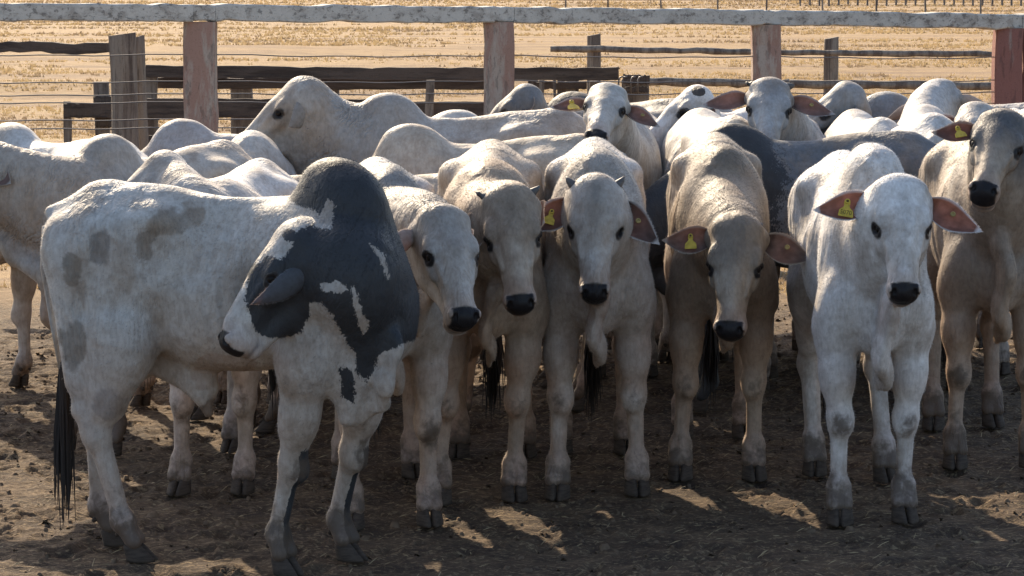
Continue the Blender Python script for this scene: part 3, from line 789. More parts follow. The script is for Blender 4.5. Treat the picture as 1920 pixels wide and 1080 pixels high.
cf = b.mix(b.math('MULTIPLY', b.ramp(f3, .5, .75), .55), cf, (.15, .10, .05))
ft = b.ramp(b.math('ADD', sep.outputs[1], b.math('MULTIPLY', n1, 2.0)), 16.8, 19.5)
c = b.mix(ft, cpen, cf); b.l(c, bs.inputs['Base Color']); bs.inputs['Roughness'].default_value = .9; bs.inputs['Specular IOR Level'].default_value = .15
nb = b.bump(n2, .9, .014); nb = b.bump(n3, .6, .004, nb); nb = b.bump(f3, .5, .03, nb); b.l(nb, bs.inputs['Normal'])
mesh_obj('ground', P2, Qg, m)['kind'] = 'structure'

# loose straw, clods and dung crumbs on the pen floor
M_CLOD = simple_mat('dung_clod', (.15, .105, .07), .95, .1, .6, 30, .5)
M_STRAW = simple_mat('straw', (.34, .25, .14), .7, .3, .5, 20, 0)
bgc = Bag()
for _ in range(4200):
    x = random.uniform(-2.9, 2.9); y = random.uniform(8.6, 17)
    z = ground_z(x, y); r = random.uniform(.005, .016)*(1.8 if random.random() < .07 else 1)
    a = random.uniform(0, 3.14); e = random.uniform(.7, 1.8)
    ca, sa = math.cos(a), math.sin(a); V = []
    for k in range(5): t = k*1.2566+random.uniform(-.3, .3); V.append((x+r*(e*math.cos(t)*ca-math.sin(t)*sa), y+r*(e*math.cos(t)*sa+math.sin(t)*ca), z-.004))
    for k in range(4): t = k*1.5708+random.uniform(-.4, .4); V.append((x+.55*r*math.cos(t), y+.55*r*math.sin(t), z+r*random.uniform(.45, .8)))
    bgc.add(V, [(5, 6, 7, 8), (0, 1, 5), (1, 6, 5), (1, 2, 6), (2, 3, 7), (2, 7, 6), (3, 4, 8), (3, 8, 7), (4, 0, 5), (4, 5, 8)])
tag(bgc.obj('dirt_clods', M_CLOD, smooth=True), 'loose clods of trampled dung and earth scattered over the pen floor', 'dirt', None, 'stuff')
bgs = Bag()
for _ in range(1500):
    x = random.uniform(-2.9, 2.9); y = random.uniform(8.7, 16.5); z = ground_z(x, y)+.006
    a = random.gauss(0, .7); L = random.uniform(.012, .05); wd = random.uniform(.0008, .002)
    dx, dy = math.cos(a)*L, math.sin(a)*L; nx_, ny_ = -math.sin(a)*wd, math.cos(a)*wd; t = random.uniform(-.006, .022)
    bgs.add([(x-nx_, y-ny_, z), (x+nx_, y+ny_, z), (x+dx+nx_, y+dy+ny_, z+t), (x+dx-nx_, y+dy-ny_, z+t), (x+dx/2, y+dy/2, z+t/2+wd*2)], [(0, 3, 4), (3, 2, 4), (2, 1, 4), (1, 0, 4)])
tag(bgs.obj('straw_litter', M_STRAW), 'short bits of dry straw strewn over the pen floor', 'straw', None, 'stuff')

# dry grass of the field: tufts of blades
m, nt, bs = new_mat('dry_grass'); b = NB(nt)
tc = b.n('ShaderNodeTexCoord').outputs['Object']; f1 = b.noise(b.mapping(tc, (.35, 1.3, 1)), .8, 4); f2 = b.noise(tc, 9, 3)
c = b.mix(b.ramp(f1, .3, .7), (.37, .26, .135), (.47, .35, .19)); fb = b.noise(b.mapping(tc, (.13, .8, 1)), .75, 6, .66)
c = b.mix(b.math('MULTIPLY', b.ramp(f2, .55, .7), .4), c, (.28, .23, .12)); c = b.mix(b.math('MULTIPLY', b.ramp(fb, .49, .58), .7), c, (.20, .145, .105))
b.l(c, bs.inputs['Base Color']); bs.inputs['Roughness'].default_value = .7; bs.inputs['Specular IOR Level'].default_value = .2
tr = b.n('ShaderNodeBsdfTranslucent'); b.l(c, tr.inputs['Color']); mx = b.n('ShaderNodeMixShader'); mx.inputs[0].default_value = .35
b.l(bs.outputs[0], mx.inputs[1]); b.l(tr.outputs[0], mx.inputs[2]); b.l(mx.outputs[0], nt.nodes['Material Output'].inputs['Surface'])
NT = 80000
dd = 17.2*np.exp(rng.uniform(0, 1, NT)**.95*math.log(190/17.2)); xx = rng.uniform(-1, 1, NT)*(dd*.205+.6)
keep = noise3(np.stack([xx*.16, dd*.55, dd*0], 1), 77)*.9+noise3(np.stack([xx*1.7, dd*2.6, dd*0], 1), 78)*.4 > .02
dd, xx = dd[keep], xx[keep]; NT = len(dd); NBL = 3
Vs = []; zz = ground_z(xx, dd)
sz = rng.uniform(.4, 1.2, NT)*(.030+.0007*dd)
for k in range(NBL):
    a = rng.uniform(0, 6.28, NT); bx = xx+rng.normal(0, .4, NT)*sz; by = dd+rng.normal(0, .4, NT)*sz; wd = sz*.10+.0006*dd*.35; hh = sz*rng.uniform(.5, 1.1, NT)
    lx, ly = np.cos(a)*hh*.6, np.sin(a)*hh*.6
    Vs.append(np.stack([np.stack([bx-wd, by, zz-.01], 1), np.stack([bx+wd, by, zz-.01], 1), np.stack([bx+lx, by+ly, zz+hh], 1)], 1))
Vs = np.concatenate(Vs).reshape(-1, 3)
tag(mesh_obj('dry_grass', Vs, np.arange(len(Vs)).reshape(-1, 3), m, smooth=False), 'dry golden grass covering the field beyond the pen', 'grass', None, 'stuff')

# ------------------------------------------------------------------ near fence: painted concrete posts, rail and wires
def wobble_box(bag, p0, p1, wx, hz, seg=10, jit=.004, mi=0, ends=True, rnd=random):
    """a rail or post of rectangular section with slightly uneven, chamfered edges"""
    p0, p1 = np.array(p0, float), np.array(p1, float); t = nrm(p1-p0)
    up = np.array([0, 0, 1.]) if abs(t[2]) < .8 else np.array([0, -1., 0]); s_ = nrm(np.cross(t, up)); up = np.cross(s_, t)
    rings = []
    for i in range(seg+1):
        c = p0+(p1-p0)*i/seg; jx, jz = rnd.gauss(0, jit), rnd.gauss(0, jit); a, h_ = wx/2+rnd.gauss(0, jit*.5), hz/2+rnd.gauss(0, jit*.5); k = min(a, h_)*.16
        prof = [(-a+k, -h_), (a-k, -h_), (a, -h_+k), (a, h_-k), (a-k, h_), (-a+k, h_), (-a, h_-k), (-a, -h_+k)]
        rings.append(np.array([c+s_*(x+jx)+up*(z+jz) for x, z in prof]))
    bag.add(*loft(rings), mi)
def painted(name, base, under, amt=(.50, .60), stretch=(1, 1, 1), sc_=8, blk=.6):
    m, nt, bs = new_mat(name); b = NB(nt); tc = b.n('ShaderNodeTexCoord').outputs['Object']
    n1 = b.noise(b.mapping(tc, stretch), sc_, 6, .68, .3); n2 = b.noise(b.mapping(tc, stretch), sc_*3.1, 5, .7); n3 = b.noise(tc, 90, 3)
    c = b.mix(b.ramp(n1, *amt), base, under)
    c = b.mix(b.math('MULTIPLY', b.ramp(b.math('ADD', n2, b.math('MULTIPLY', n1, .35)), .72, .78), blk), c, (.035, .03, .03))
    c = b.mix(b.math('MULTIPLY', b.ramp(n3, .5, .75), .35), c, (.5, .45, .4), 'MULTIPLY')
    b.l(c, bs.inputs['Base Color']); bs.inputs['Roughness'].default_value = .85; bs.inputs['Specular IOR Level'].default_value = .2
    nb = b.bump(n2, .6, .008); nb = b.bump(n3, .5, .003, nb); b.l(nb, bs.inputs['Normal']); return m
M_RAIL = painted('weathered_white_paint', (.50, .47, .425), (.33, .30, .265), (.42, .66), (1, 1, 1.5), 9, .5)
M_POST = painted('faded_red_concrete', (.33, .20, .155), (.40, .32, .265), (.46, .58), (1.6, 1.6, .35), 5, .35)
M_POSTR = painted('flaking_red_paint', (.25, .115, .095), (.30, .22, .19), (.56, .66), (1.6, 1.6, .35), 5, .35)
M_WIRE, _, bs = new_mat('galvanised_wire'); bs.inputs['Base Color'].default_value = (.13, .12, .12, 1); bs.inputs['Roughness'].default_value = .5; bs.inputs['Metallic'].default_value = .6
M_WOOD = painted('grey_weathered_wood', (.24, .205, .17), (.12, .095, .08), (.4, .62), (3, 3, .3), 5, .4)
M_WOODR = painted('grey_weathered_board', (.105, .082, .068), (.055, .042, .035), (.4, .62), (.3, 1, 3), 5, .4)

def fence_pt(i, py): d = 16.7*(1+.0578*i); return at((-585+558.6*i)/(1+.0578*i)+960, py, d)
fence = empty('concrete_fence', fence_pt(0, 300)*np.array([1, 1, 0]))
tag(fence, 'white topped fence of pale rails on faded red concrete posts with strained wires', 'fence')
fo = np.array(fence.location)
tops = {-1: 30, 0: 41, 1: 41, 2: 46, 3: 53, 4: 60}
raily = {-1: 22, 0: 24, 1: 27, 2: 33, 3: 40, 4: 46}
for i in range(-1, 5):
    p = fence_pt(i, tops[i])-fo; bb = Bag()
    wobble_box(bb, (p[0], p[1], -.3), (p[0], p[1], p[2]), .20, .16, 14, .003)
    bb.obj('post', M_POSTR if i == 3 else M_POST, fence)
    if i == 3: fence.children[-1]['label'] = 'darker red post with a second post beside it'
    if i == 3:
        bb = Bag(); wobble_box(bb, (p[0]+.2, p[1]+.06, -.3), (p[0]+.2, p[1]+.06, p[2]-.003), .17, .13, 14, .003); bb.obj('post', M_POSTR, fence)
for i in range(-1, 4):
    a = fence_pt(i, raily[i])-fo; c_ = fence_pt(i+1, raily[i+1])-fo; t = nrm(c_-a); bb = Bag()
    wobble_box(bb, a+t*.075, c_-t*.075, .17, .105, 22, .0035); bb.obj('rail', M_RAIL, fence)
    bb = Bag(); wobble_box(bb, a-t*.072, a+t*.072, .155, .098, 3, .003); bb.obj('rail_joint', M_RAIL, fence)
for (y0, y3) in ((99, 109), (152, 150), (176, 172), (189, 195), (222, 225), (238, 241), (290, 290), (340, 340)):
    a = fence_pt(-1, y0)-fo; e = fence_pt(4, y3)-fo; bb = Bag(); pts = []
    for k in range(61):
        p = a+(e-a)*k/60; sag = .012*math.sin(math.pi*((k*5/60) % 1)); pts.append(p-np.array([0, 0, sag+.004*math.sin(k*1.7)]))
    bb.add(*loft(tube_rings(pts, .0042, 5))); bb.obj('wire', M_WIRE, fence, smooth=True)

# ------------------------------------------------------------------ timber pens and fences behind
def round_post(parent, px, ytop, d, wd, mat, lean=0, base=None, name='post'):
    t = at(px, ytop, d)-base; bb = Bag(); r0 = wd/2; rings = []
    for i in range(9):
        z = -.3+(t[2]+.3)*i/8; rings.append(np.array([(t[0]+lean*(z-t[2])+(r0+random.gauss(0, .004))*math.cos(a)*(1+.05*math.sin(3*a)), t[1]+(r0+random.gauss(0, .003))*math.sin(a), z+(.012*math.cos(a) if i == 8 else 0)) for a in np.linspace(0, 2*math.pi, 12, endpoint=False)]))
    bb.add(*loft(rings)); return bb.obj(name, mat, parent, smooth=False)
def board(parent, x0, y0, x1, y1, d0, d1, hpx, thick, name='rail', mat=None, jit=.003):
    """a board whose face spans hpx pixels of the picture at its distance"""
    a, e = at(x0, y0, d0)-BASE, at(x1, y1, d1)-BASE; hz = hpx*(d0+d1)/2/F_PX; bb = Bag(); wobble_box(bb, a, e, thick, hz, 16, jit)
    return bb.obj(name, mat or M_WOODR, parent)
# heavy gatepost group on the left
BASE = at(240, 300, 17.6)*np.array([1, 1, 0]); g = empty('timber_corner_fence', BASE); tag(g, 'thick split timber corner post with one log rail running off to the left', 'fence')
round_post(g, 229, 64, 17.5, .175, M_WOOD, -.012, BASE); round_post(g, 258, 69, 17.75, .08, M_WOOD, -.03, BASE)
board(g, -120, 89, 203, 90, 18.0, 17.7, 20, .07, jit=.005)
# low rough board pen behind
BASE = at(500, 300, 18.6)*np.array([1, 1, 0]); g = empty('timber_pen', BASE); tag(g, 'dark weathered cattle pen of wide horizontal boards behind the red and white fence', 'fence')
board(g, 274, 133, 700, 139, 18.9, 18.9, 23, .05); board(g, 700, 139, 1160, 138, 18.9, 18.9, 24, .05)
board(g, 290, 156, 908, 158, 19.1, 19.1, 20, .05); board(g, 1000, 160, 1100, 160, 19.1, 19.1, 14, .05)
board(g, 275, 203, 700, 204, 18.8, 18.8, 36, .05); board(g, 700, 205, 1010, 206, 18.8, 18.8, 30, .05)
board(g, 120, 207, 215, 207, 18.7, 18.7, 27, .05); board(g, 176, 190, 215, 190, 18.8, 18.8, 18, .05)
board(g, 275, 262, 700, 262, 18.8, 18.8, 16, .05); board(g, 180, 228, 215, 228, 18.8, 18.8, 20, .05)
for px, yt, wd, dp in ((284, 128, .085, 19.0), (190, 153, .10, 18.9), (126, 190, .05, 18.8), (453, 143, .15, 19.25), (620, 146, .12, 19.2), (806, 150, .06, 18.7), (1000, 146, .07, 19.2), (1065, 148, .15, 19.2), (1113, 152, .055, 19.0), (1016, 150, .03, 18.7), (1040, 150, .02, 18.7)):
    t = at(px, yt, dp)-BASE; bb = Bag(); wobble_box(bb, (t[0], t[1], -.3), (t[0], t[1], t[2]), wd, wd*.7, 8, .003); bb.obj('post', M_WOOD, g)
# crush frame with iron hooks
BASE = at(1180, 300, 19.2)*np.array([1, 1, 0]); g = empty('chute_gate', BASE); tag(g, 'dark chute gate with small curved iron hooks left of the spotted white head', 'gate')
board(g, 1168, 148, 1218, 150, 19.4, 19.4, 17, .05); board(g, 1172, 168, 1216, 168, 19.4, 19.4, 10, .05)
for px in (1160, 1167, 1183, 1196):
    t = at(px, 146, 19.1)-BASE; bb = Bag(); bb.add(*loft(tube_rings([(t[0], t[1], t[2]-.12), (t[0], t[1], t[2]-.02), (t[0]+.01, t[1], t[2]+.005), (t[0]+.035, t[1], t[2]+.008)], .006, 6))); bb.obj('hook', M_WIRE, g, smooth=True)
t = at(1192, 150, 19.5)-BASE; bb = Bag(); wobble_box(bb, (t[0], t[1], -.2), (t[0], t[1], t[2]), .20, .06, 6, .003); bb.obj('post', M_WOOD, g)
# post-and-rail fence farther to the right
BASE = at(1400, 300, 23)*np.array([1, 1, 0]); g = empty('post_and_rail_fence', BASE); tag(g, 'grey post and rail fence in the dry grass with thin upper rail and round posts', 'fence')
def lograil(x0, y0, x1, y1, d, th):
    a, e = at(x0, y0, d)-BASE, at(x1, y1, d)-BASE; pts = [a+(e-a)*k/14+np.array([0, 0, random.gauss(0, .003)]) for k in range(15)]
    bb = Bag(); bb.add(*loft(tube_rings(pts, [th/2*(1+random.gauss(0, .08)) for _ in pts], 8))); bb.obj('rail', M_WOOD, g, smooth=True)
lograil(1032, 91, 1460, 98, 23, .052); lograil(1461, 98, 1862, 102, 23, .052)
lograil(1210, 153, 1480, 157, 22.9, .072); lograil(1481, 157, 1862, 162, 22.9, .072)
for px, yt in ((1114, 65), (1559, 71)): round_post(g, px, yt, 23.2, .125, M_WOOD, 0, BASE)
# thin field fences far off
def far_fence(label, pts, ptop, hgt, ww, xr, ybase):
    d = ptop; base = at(xr[0], ybase, d)*np.array([1, 1, 0]); g = empty('field_fence', base); tag(g, label, 'fence')
    for px in pts:
        t = at(px, ybase, d)-base; bb = Bag(); wobble_box(bb, (t[0], t[1], -.1), (t[0]+random.gauss(0, .02), t[1], hgt*random.uniform(.9, 1.08)), ww, ww, 2, .004); bb.obj('post', M_WOOD, g)
    for z in (.45, .75, 1.0):
        a = at(xr[0], ybase, d)-base; e = at(xr[1], ybase, d)-base; bb = Bag(); bb.add(*loft(tube_rings([(a[0], a[1], hgt*z*.93), (e[0], e[1], hgt*z*.93)], .009, 4))); bb.obj('wire', M_WIRE, g)
far_fence('thin wire fence with widely spaced stakes far across the dry field', [1060, 1140, 1240, 1345, 1437, 1543, 1643, 1735, 1838, 1930], 110, .85, .07, (1050, 1960), 32)
far_fence('most distant fence of closely set stakes at the far edge of the field', [1500+18*i for i in range(26)], 150, 1.3, .11, (1490, 1960), 22)

# ------------------------------------------------------------------ the herd
M_CREAM = coat_material('coat_cream', (.075, .07, .07), .6)
M_PIED = coat_material('coat_pied', (.024, .025, .028), .4)
M_SPOT = coat_material('coat_spotted', (.05, .04, .035), .3)
M_DARK = coat_material('coat_dark', (.03, .03, .032), .2)
WHITE = (.60, .575, .545); CREAM = (.54, .46, .375); GREY = (.44, .42, .40); TANC = (.52, .41, .31)
FINE, MID, FAR = dict(vox=.0115, hvox=.0062, hairs=75000), dict(vox=.015, hvox=.008, hairs=18000), dict(vox=.019, hvox=.010, hairs=9000)
HW = (0, -.3, 1)

def poly_sd(P, poly):
    """signed distance in picture units to a closed outline, positive inside"""
    poly = np.array(poly, float); n = len(poly); best = np.full(len(P), 1e9); ins = np.zeros(len(P), bool)
    for i in range(n):
        a, b_ = poly[i], poly[(i+1) % n]; ab = b_-a; t = np.clip(((P-a)@ab)/(ab@ab), 0, 1)
        best = np.minimum(best, np.linalg.norm(P-a-t[:, None]*ab, axis=1))
        c_ = ((a[1] > P[:, 1]) != (b_[1] > P[:, 1])) & (P[:, 0] < (b_[0]-a[0])*(P[:, 1]-a[1])/(b_[1]-a[1]+1e-9)+a[0]); ins ^= c_
    return np.where(ins, best, -best)
DARK = [(560, 300), (600, 285), (660, 285), (720, 320), (790, 400), (840, 470), (840, 560), (840, 645), (771, 640), (725, 659), (704, 680), (686, 722), (667, 697), (667, 663), (650, 642), (636, 612), (620, 586), (602, 568), (578, 570),
        (582, 596), (566, 622), (545, 636), (508, 638), (480, 622), (466, 600), (462, 560), (466, 520), (470, 498), (500, 484), (530, 486), (548, 470), (552, 448), (566, 432), (600, 420), (592, 396), (560, 385), (530, 365), (530, 300)]
HOLES = [[(590, 427), (616, 376), (630, 382), (616, 430)], [(691, 456), (706, 466), (722, 482), (729, 522), (720, 508), (712, 485)], [(602, 533), (630, 526), (652, 542), (640, 550), (606, 545)],
         [(659, 538), (669, 550), (682, 590), (695, 604), (682, 628), (672, 602), (664, 565)]]
ISLE = [(632, 692), (652, 688), (663, 715), (658, 758), (640, 745)]
def pied(Pc, hd, nl, nm, PX):
    A, B, Cc, hw = hd; x, y, z = Pc[:, 0], Pc[:, 1], Pc[:, 2]
    P = PX+np.stack([nm*10, nl*6+nm*6], 1)
    sd_ = poly_sd(P, DARK)
    for hpoly in HOLES: sd_ = np.minimum(sd_, -poly_sd(P, hpoly)-1)
    sd_ = np.maximum(sd_, poly_sd(P, ISLE))
    sd_ = np.maximum(sd_, 12-np.hypot(PX[:, 0]-543, PX[:, 1]-441))
    m_ = np.clip(.5+sd_/26, 0, 1)*((x > .12) | (hw > .2))
    legf = (x > .1)*(1-hw)*sstep(.50, .40, z+nl*.1)*sstep(-.012, .008, np.where(y < 0, y+.155, y-.150)+nm*.012)
    return np.clip(m_+legf, 0, 1)
# A
make_cow('big pied bull with black hump and shoulder, head turned back left', (-.91, 9.36), -27, s=.985, w=1.0, bend=-40, hump=.19, humpx=.40, extra=(((.44, .02, 1.30), (.49, .13, .98), .08, .11, .10), ((.46, 0, 1.22), (.52, .08, .88), .09, .11, .10), ((.49, -.02, .86), (.49, -.05, .575), .12, .028, .06)),
         poll=(535, 418, 8.98), muz=(383, 652, 8.86), uhint=(-.55, -.12, 1), ears=((.35, -.2), (1.25, .62, -1.25, 1)), ear_w=.74, ear_len=.28, ear_base=(.065, .085, -.16), ear_out=(.10, .105, .115), legs=(-.21, -.19, .10, -.06, .0, .03, .02, -.02), blots=((193, 467, 25, 36, .9, (.25, .25, .25)), (137, 512, 18, 32, .9, (.21, .20, .18)), (141, 648, 21, 40, .9, (.22, .21, .19)), (206, 760, 28, 36, .8, (.25, .25, .25)), (330, 408, 42, 24, .6, (.22, .17, .12)), (272, 470, 18, 24, .7, (.20, .17, .14)), (300, 560, 60, 40, .35, (.30, .25, .2)), (250, 380, 14, 18, .5, (.22, .21, .2)), (175, 380, 20, 25, .4, (.25, .24, .23)), (420, 690, 60, 30, .45, (.33, .22, .16)), (395, 768, 20, 22, .95, (.05, .042, .038))),
         coat=(.53, .51, .48), tone=(.24, .24, .245), tone_amt=.6, tan=.45, mat=M_PIED, patch_fn=pied, **FINE, horns=None, dew=.55, sheath=.8,
         neck1=(.70, -.03, 1.03), neck_r=1.06, fold=.25, dirt=.9, tail=(.05, .0), switch=1.45)
# J
make_cow('pale cow with grey neck and tilted face, right beside the pied bull', (-.50, 10.40), -84, s=.97, w=1.05, hump=.115, poll=(838, 386, 9.46), muz=(884, 606, 9.16), uhint=(.30, -.6, .5), roll=-4,
         ears=((.55, -.05, -1.9), (.30, -1.6)), ear_len=(.235, .10), legs=(.05, .02, 0, 0, -.02, .0, 0, 0), coat=(.58, .545, .505), tone=(.21, .20, .19), tone_amt=.95, face_dark=.35, tan=.85, mat=M_CREAM, **FINE, dew=1.2, fold=.6, neck1=(.60, .05, 1.2))
# L
make_cow('tan cream cow with small horn buds, face lowered toward its neighbour on the right', (-.09, 10.85), -90, s=1.0, w=.98, hump=.05, poll=(953, 352, 10.05), muz=(980, 598, 9.80), roll=-4,
         ears=((.75, -.15), (.30, -1.7)), ear_len=(.20, .07), legs=(.03, -.04, 0, 0, -.06, -.04, 0, 0), coat=CREAM, tone=(.22, .17, .125), tone_amt=.8, face_dark=.55, tan=1.0, mat=M_CREAM, **FINE, dew=.75, horns=(.05, .020, .9, .35), fold=.15)
# M
make_cow('cream cow facing straight ahead with two short pointed horns and drooping tagged ear', (.345, 10.95), -91, s=1.0, w=.93, hump=.10, poll=(1116, 337, 10.30), muz=(1115, 578, 10.04), 
         ears=((.50, .0), (.75, .0, 0, 1)), ear_len=(.20, .225), ear_in=(.11, .075, .065), legs=(.03, -.06, 0, 0, -.02, .03, 0, 0), coat=(.60, .56, .515), tone=(.23, .205, .18), tone_amt=.7, face_dark=.32, tan=.85, mat=M_CREAM, **FINE, dew=1.0, horns=(.056, .023, .75, .6), tags=(.8, 0), fold=.15)
# N
make_cow('brownish grey cow with head hung low and ears held level, dark shoulders', (.885, 11.32), -92, s=1.0, w=.89, hump=.085, poll=(1382, 408, 10.42), muz=(1364, 641, 10.18), roll=-3,
         ears=((-.02, .02), (.22, -.05, 0, 1)), ear_len=.205, ear_in=(.15, .11, .09), legs=(0, .0, 0, 0, -.04, .0, 0, 0), coat=(.43, .365, .29), tone=(.13, .108, .085), tone_amt=1.0, face_dark=.75, tan=.75, mat=M_CREAM, **FINE, dew=.9, horns=(.022, .024, .8, .3), tags=(.8, 0), fold=.12)
# O
make_cow('whitest cow at the right front with wide pink lined ears and numbered yellow tag', (1.375, 10.46), -89, s=.985, w=.98, hump=.17, poll=(1693, 332, 9.80), muz=(1700, 578, 9.52),
         ears=((.12, .05), (.42, .02, 0, 1)), ear_len=.235, ear_in=(.27, .13, .10), legs=(.04, .0, .02, .16, .0, -.02, .04, .03), coat=(.78, .76, .74), tone=(.42, .39, .36), tone_amt=.4, tan=.45, mat=M_CREAM, **FINE, dew=1.15, tags=(.95, 0), tag_text='5070', fold=.15, dirt=.8)
# P
make_cow('dark grey faced cow at the right edge with raised head, brown neck and long dewlap', (2.06, 11.62), -92, s=1.0, w=.95, hump=.10, poll=(1885, 202, 10.95), muz=(1838, 372, 10.55), uhint=(-.10, -.5, .9), roll=6,
         ears=((.12, .0), (.3, .0)), ear_len=.19, ear_in=(.15, .085, .07), legs=(.05, .02, .08, 0, -.03, .02, 0, 0), coat=(.46, .38, .30), tone=(.10, .098, .10), tone_amt=.85, face_dark=1.0, tan=.85, mat=M_CREAM, **FINE, dew=1.0, tags=(.8, 0), fold=.12, dirt=1.0)
# K
make_cow('pale cow behind the pied bull rump, sunlit back and head turned left with dark poll', (-1.15, 11.0), -97, s=.93, w=1.05, hump=.06, poll=(296, 281, 10.8), muz=(208, 384, 10.7), uhint=(-.4, -.2, 1), ears=((.9, -.5), (1.1, -.3)), ear_len=.12, face_dark=.5, fold=.2, coat=WHITE, tone=(.20, .16, .13), tone_amt=.3, tan=.7, mat=M_CREAM, **MID, legs=(.04, -.02, 0, 0, 0, -.02, 0, 0), dew=.8)
# B
make_cow('large grey cow at the left edge facing out of the frame with smooth rising hump', (-1.62, 11.85), 238, s=.955, w=.95, hump=.16, coat=(.46, .42, .375), tone=(.26, .25, .24), tone_amt=.6, tan=.7, mat=M_CREAM, **MID, poll=(-70, 262, 11.35), muz=(-150, 400, 11.15), fold=.6, dew=1.2, dirt=1.5, neck_r=1.2)
# Q
make_cow('charcoal cow standing side on behind, black front showing between two pale cows', (1.34, 12.72), 180, s=.97, w=.95, hump=.12, coat=(.14, .145, .155), tone=(.022, .022, .025), tone_amt=1.0, tan=.05, mat=M_DARK, patch_fn=lambda Pc, hd, nl, nm, PX: np.clip(.5+(Pc[:, 0]-.05+.1*nl)*3, 0, 1), fold=.1, dirt=.2, **MID, headlow=(.92, .85), dew=1.0)
# E
make_cow('mostly hidden tan cow, its muddy legs seen under and behind the pied bull', (-.72, 12.12), 180, s=.86, w=.9, hump=.05, coat=(.46, .38, .30), tone=(.18, .15, .12), tone_amt=.5, tan=1.0, mat=M_CREAM, **FAR, headlow=(.9, .8), dirt=1.3)
# F
make_cow('pale cow whose shaded hump rises in front of its own sunlit back, left of centre', (-1.26, 13.25), -92, s=.95, w=.98, hump=.09, coat=WHITE, tone=(.42, .39, .35), tone_amt=.4, tan=.5, mat=M_CREAM, **FAR, headlow=(.95, .75))
# C
make_cow('white cow behind the left edge cow with a round shaded hump', (-2.26, 12.95), 138, s=.95, w=1.0, hump=.13, coat=WHITE, tone=(.40, .38, .36), tone_amt=.4, tan=.4, mat=M_CREAM, **FAR, headlow=(1.0, .95))
# D
make_cow('small grey cow farther back at left with a rounded hump before the timber fence', (-1.50, 14.3), 178, s=.92, w=.95, hump=.12, coat=(.50, .47, .45), tone=(.3, .28, .28), tone_amt=.6, tan=.3, mat=M_CREAM, **FAR, headlow=(.98, .85))
# I
make_cow('pale cow with rounded hump standing sideways behind the tan cream cow', (-.20, 12.75), 180, s=.955, w=.95, hump=.135, coat=CREAM, tone=(.38, .34, .29), tone_amt=.4, tan=.6, mat=M_CREAM, **FAR, headlow=(.98, .80))
# G
make_cow('grey cow standing sideways at the back, raised head pointing left and thick neck', (-.33, 13.45), 181, s=1.02, w=1.0, hump=.155, poll=(556, 146, 13.35), muz=(434, 268, 13.25), uhint=(-.6, -.12, 1), ears=((1.1, -.35), (1.0, .1, -1.1)), ear_len=.19, coat=(.44, .40, .36), tone=(.27, .26, .25), tone_amt=.7, face_dark=.25, tan=.55, mat=M_CREAM, **MID, fold=.9, neck_r=1.25, neck1=(.70, 0, 1.24), dew=1.5)
# S
make_cow('grey head tipped sideways with large folded ear left of the high headed cow', (.62, 15.15), 184, s=.97, w=.95, hump=.05, poll=(975, 157, 14.75), muz=(905, 230, 14.7), uhint=(-.5, .1, 1), ears=((.8, -.3), (.35, -.1)), ear_len=.22, coat=(.30, .29, .29), tone=(.12, .12, .125), tone_amt=.8, face_dark=.8, tan=.2, mat=M_CREAM, **FAR)
# S2
make_cow('pale cow whose low rounded hump shows beside the second red post', (-.58, 14.4), 0, s=.96, w=.95, hump=.11, coat=WHITE, tone=(.42, .39, .34), tone_amt=.4, tan=.5, mat=M_CREAM, **FAR, headlow=(.95, .75))
# R
make_cow('pale cow at the back with muzzle lifted toward the camera and yellow tagged ear', (.62, 14.15), -96, s=.98, w=.95, hump=.08, poll=(1143, 152, 13.05), muz=(1120, 238, 12.68), uhint=(0, -.5, 1), roll=2,
         ears=((.28, .05), (.38, -.10, 0, 1)), ear_len=.20, coat=(.55, .51, .47), tone=(.30, .32, .31), tone_amt=.5, face_dark=.25, tan=.4, mat=M_CREAM, **MID, tags=(1.0, 0))
# T
def spots(Pc, hd, nl, nm, V):
    A, B, Cc, hw = hd
    o = 0
    for a, b_, c, r in ((.19, .10, -.06, .035), (.03, .07, -.04, .042)): o = np.maximum(o, hw*sstep(1.2, .8, np.sqrt((A-a)**2+(B-b_)**2+(Cc-c)**2)/r))
    return o
make_cow('white head with round black spots in profile between two forward facing heads', (1.65, 15.0), 178, s=.98, w=.9, hump=.06, poll=(1298, 158, 14.3), muz=(1206, 252, 14.15), uhint=(-.6, -.1, 1), ears=((.6, -.3), (.95, -.75)), ear_len=.16, coat=(.68, .65, .63), tone=(.5, .48, .46), tone_amt=.3, tan=.2, mat=M_SPOT, patch_fn=spots, **FAR)
# X1
make_cow('white cow seen from its sunlit rump behind the charcoal hump', (1.03, 13.75), 97, s=1.0, w=1.05, hump=.08, coat=WHITE, tone=(.42, .40, .36), tone_amt=.3, tan=.3, mat=M_CREAM, **FAR, headlow=(.95, .85))
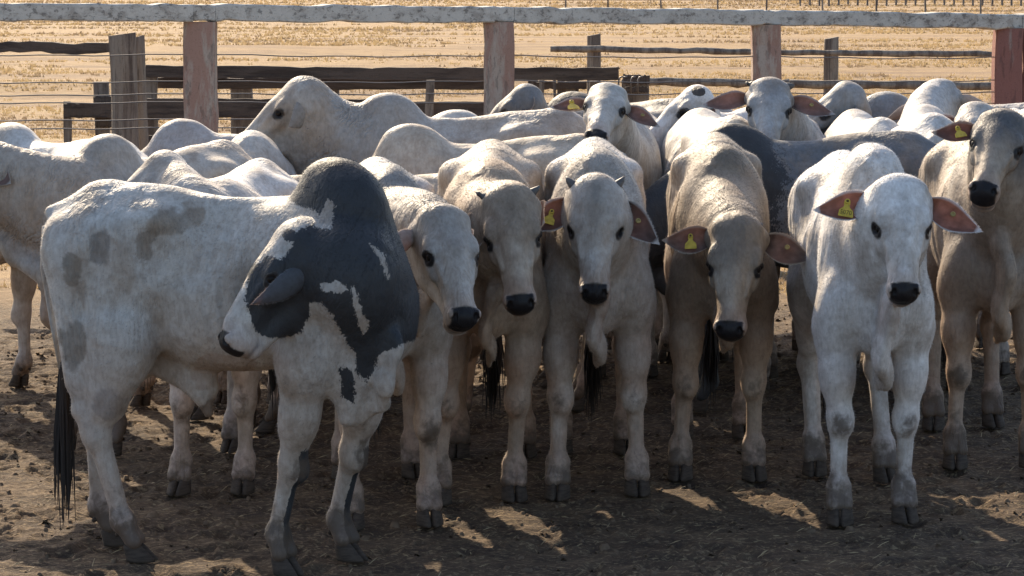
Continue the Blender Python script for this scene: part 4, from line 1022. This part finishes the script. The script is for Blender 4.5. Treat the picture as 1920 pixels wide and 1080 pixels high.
# U
make_cow('grey white cow at the back facing ahead with level ears above the charcoal back', (1.46, 14.1), -90, s=.99, w=.95, hump=.08, poll=(1445, 143, 13.1), muz=(1440, 258, 12.80), uhint=(0, -.6, 1), ears=((.14, .0), (.22, .0, 0, 1)), ear_len=.235, coat=(.48, .46, .445), tone=(.18, .18, .185), tone_amt=.7, face_dark=.45, tan=.3, mat=M_CREAM, **MID, horns=(.045, .022, .9, .0))
# X2
make_cow('white cow seen from its sunlit rump right of the cow with level ears', (1.86, 14.1), 92, s=.98, w=1.0, hump=.08, coat=WHITE, tone=(.42, .40, .36), tone_amt=.3, tan=.3, mat=M_CREAM, **FAR, headlow=(.95, .80))
# V
make_cow('grey cow farthest back at right with narrow head sloping left and separate hump', (2.38, 14.9), 180, s=.99, w=.95, hump=.14, poll=(1578, 152, 14.6), muz=(1498, 232, 14.6), uhint=(-.5, -.1, 1), ears=((.9, -.6), (1.1, -.9)), ear_len=.15, coat=(.40, .385, .375), tone=(.20, .20, .205), tone_amt=.7, face_dark=.7, tan=.2, mat=M_CREAM, **FAR)
# W
make_cow('white cow turned away at the back right, dark poll and ears seen from behind', (2.14, 13.75), 84, s=1.01, w=.95, hump=.08, poll=(1752, 147, 14.55), muz=(1790, 215, 14.95), uhint=(.1, .8, .7), ears=((.25, -.35), (.1, -.1)), ear_len=.22, coat=(.62, .59, .56), tone=(.17, .165, .17), tone_amt=.35, face_dark=.8, tan=.2, mat=M_CREAM, **FAR, neck1=(.7, 0, 1.3))
# X3
make_cow('pale cow mostly hidden at the right edge behind the dark grey face', (2.72, 14.2), -95, s=.97, w=.95, hump=.13, coat=WHITE, tone=(.42, .40, .36), tone_amt=.4, tan=.4, mat=M_CREAM, **FAR, poll=(1838, 190, 13.3), muz=(1822, 268, 13.02), uhint=(0, -.6, 1), ears=((.15, 0), (.3, 0)), tags=(1, 0))
# Y
make_cow('blue black cow at the very back left of the spotted white head', (.62, 16.0), 150, s=.98, w=.9, hump=.10, coat=(.09, .095, .11), tone=(.04, .04, .045), tone_amt=.8, tan=.1, mat=M_DARK, **FAR, headlow=(1.0, 1.2))
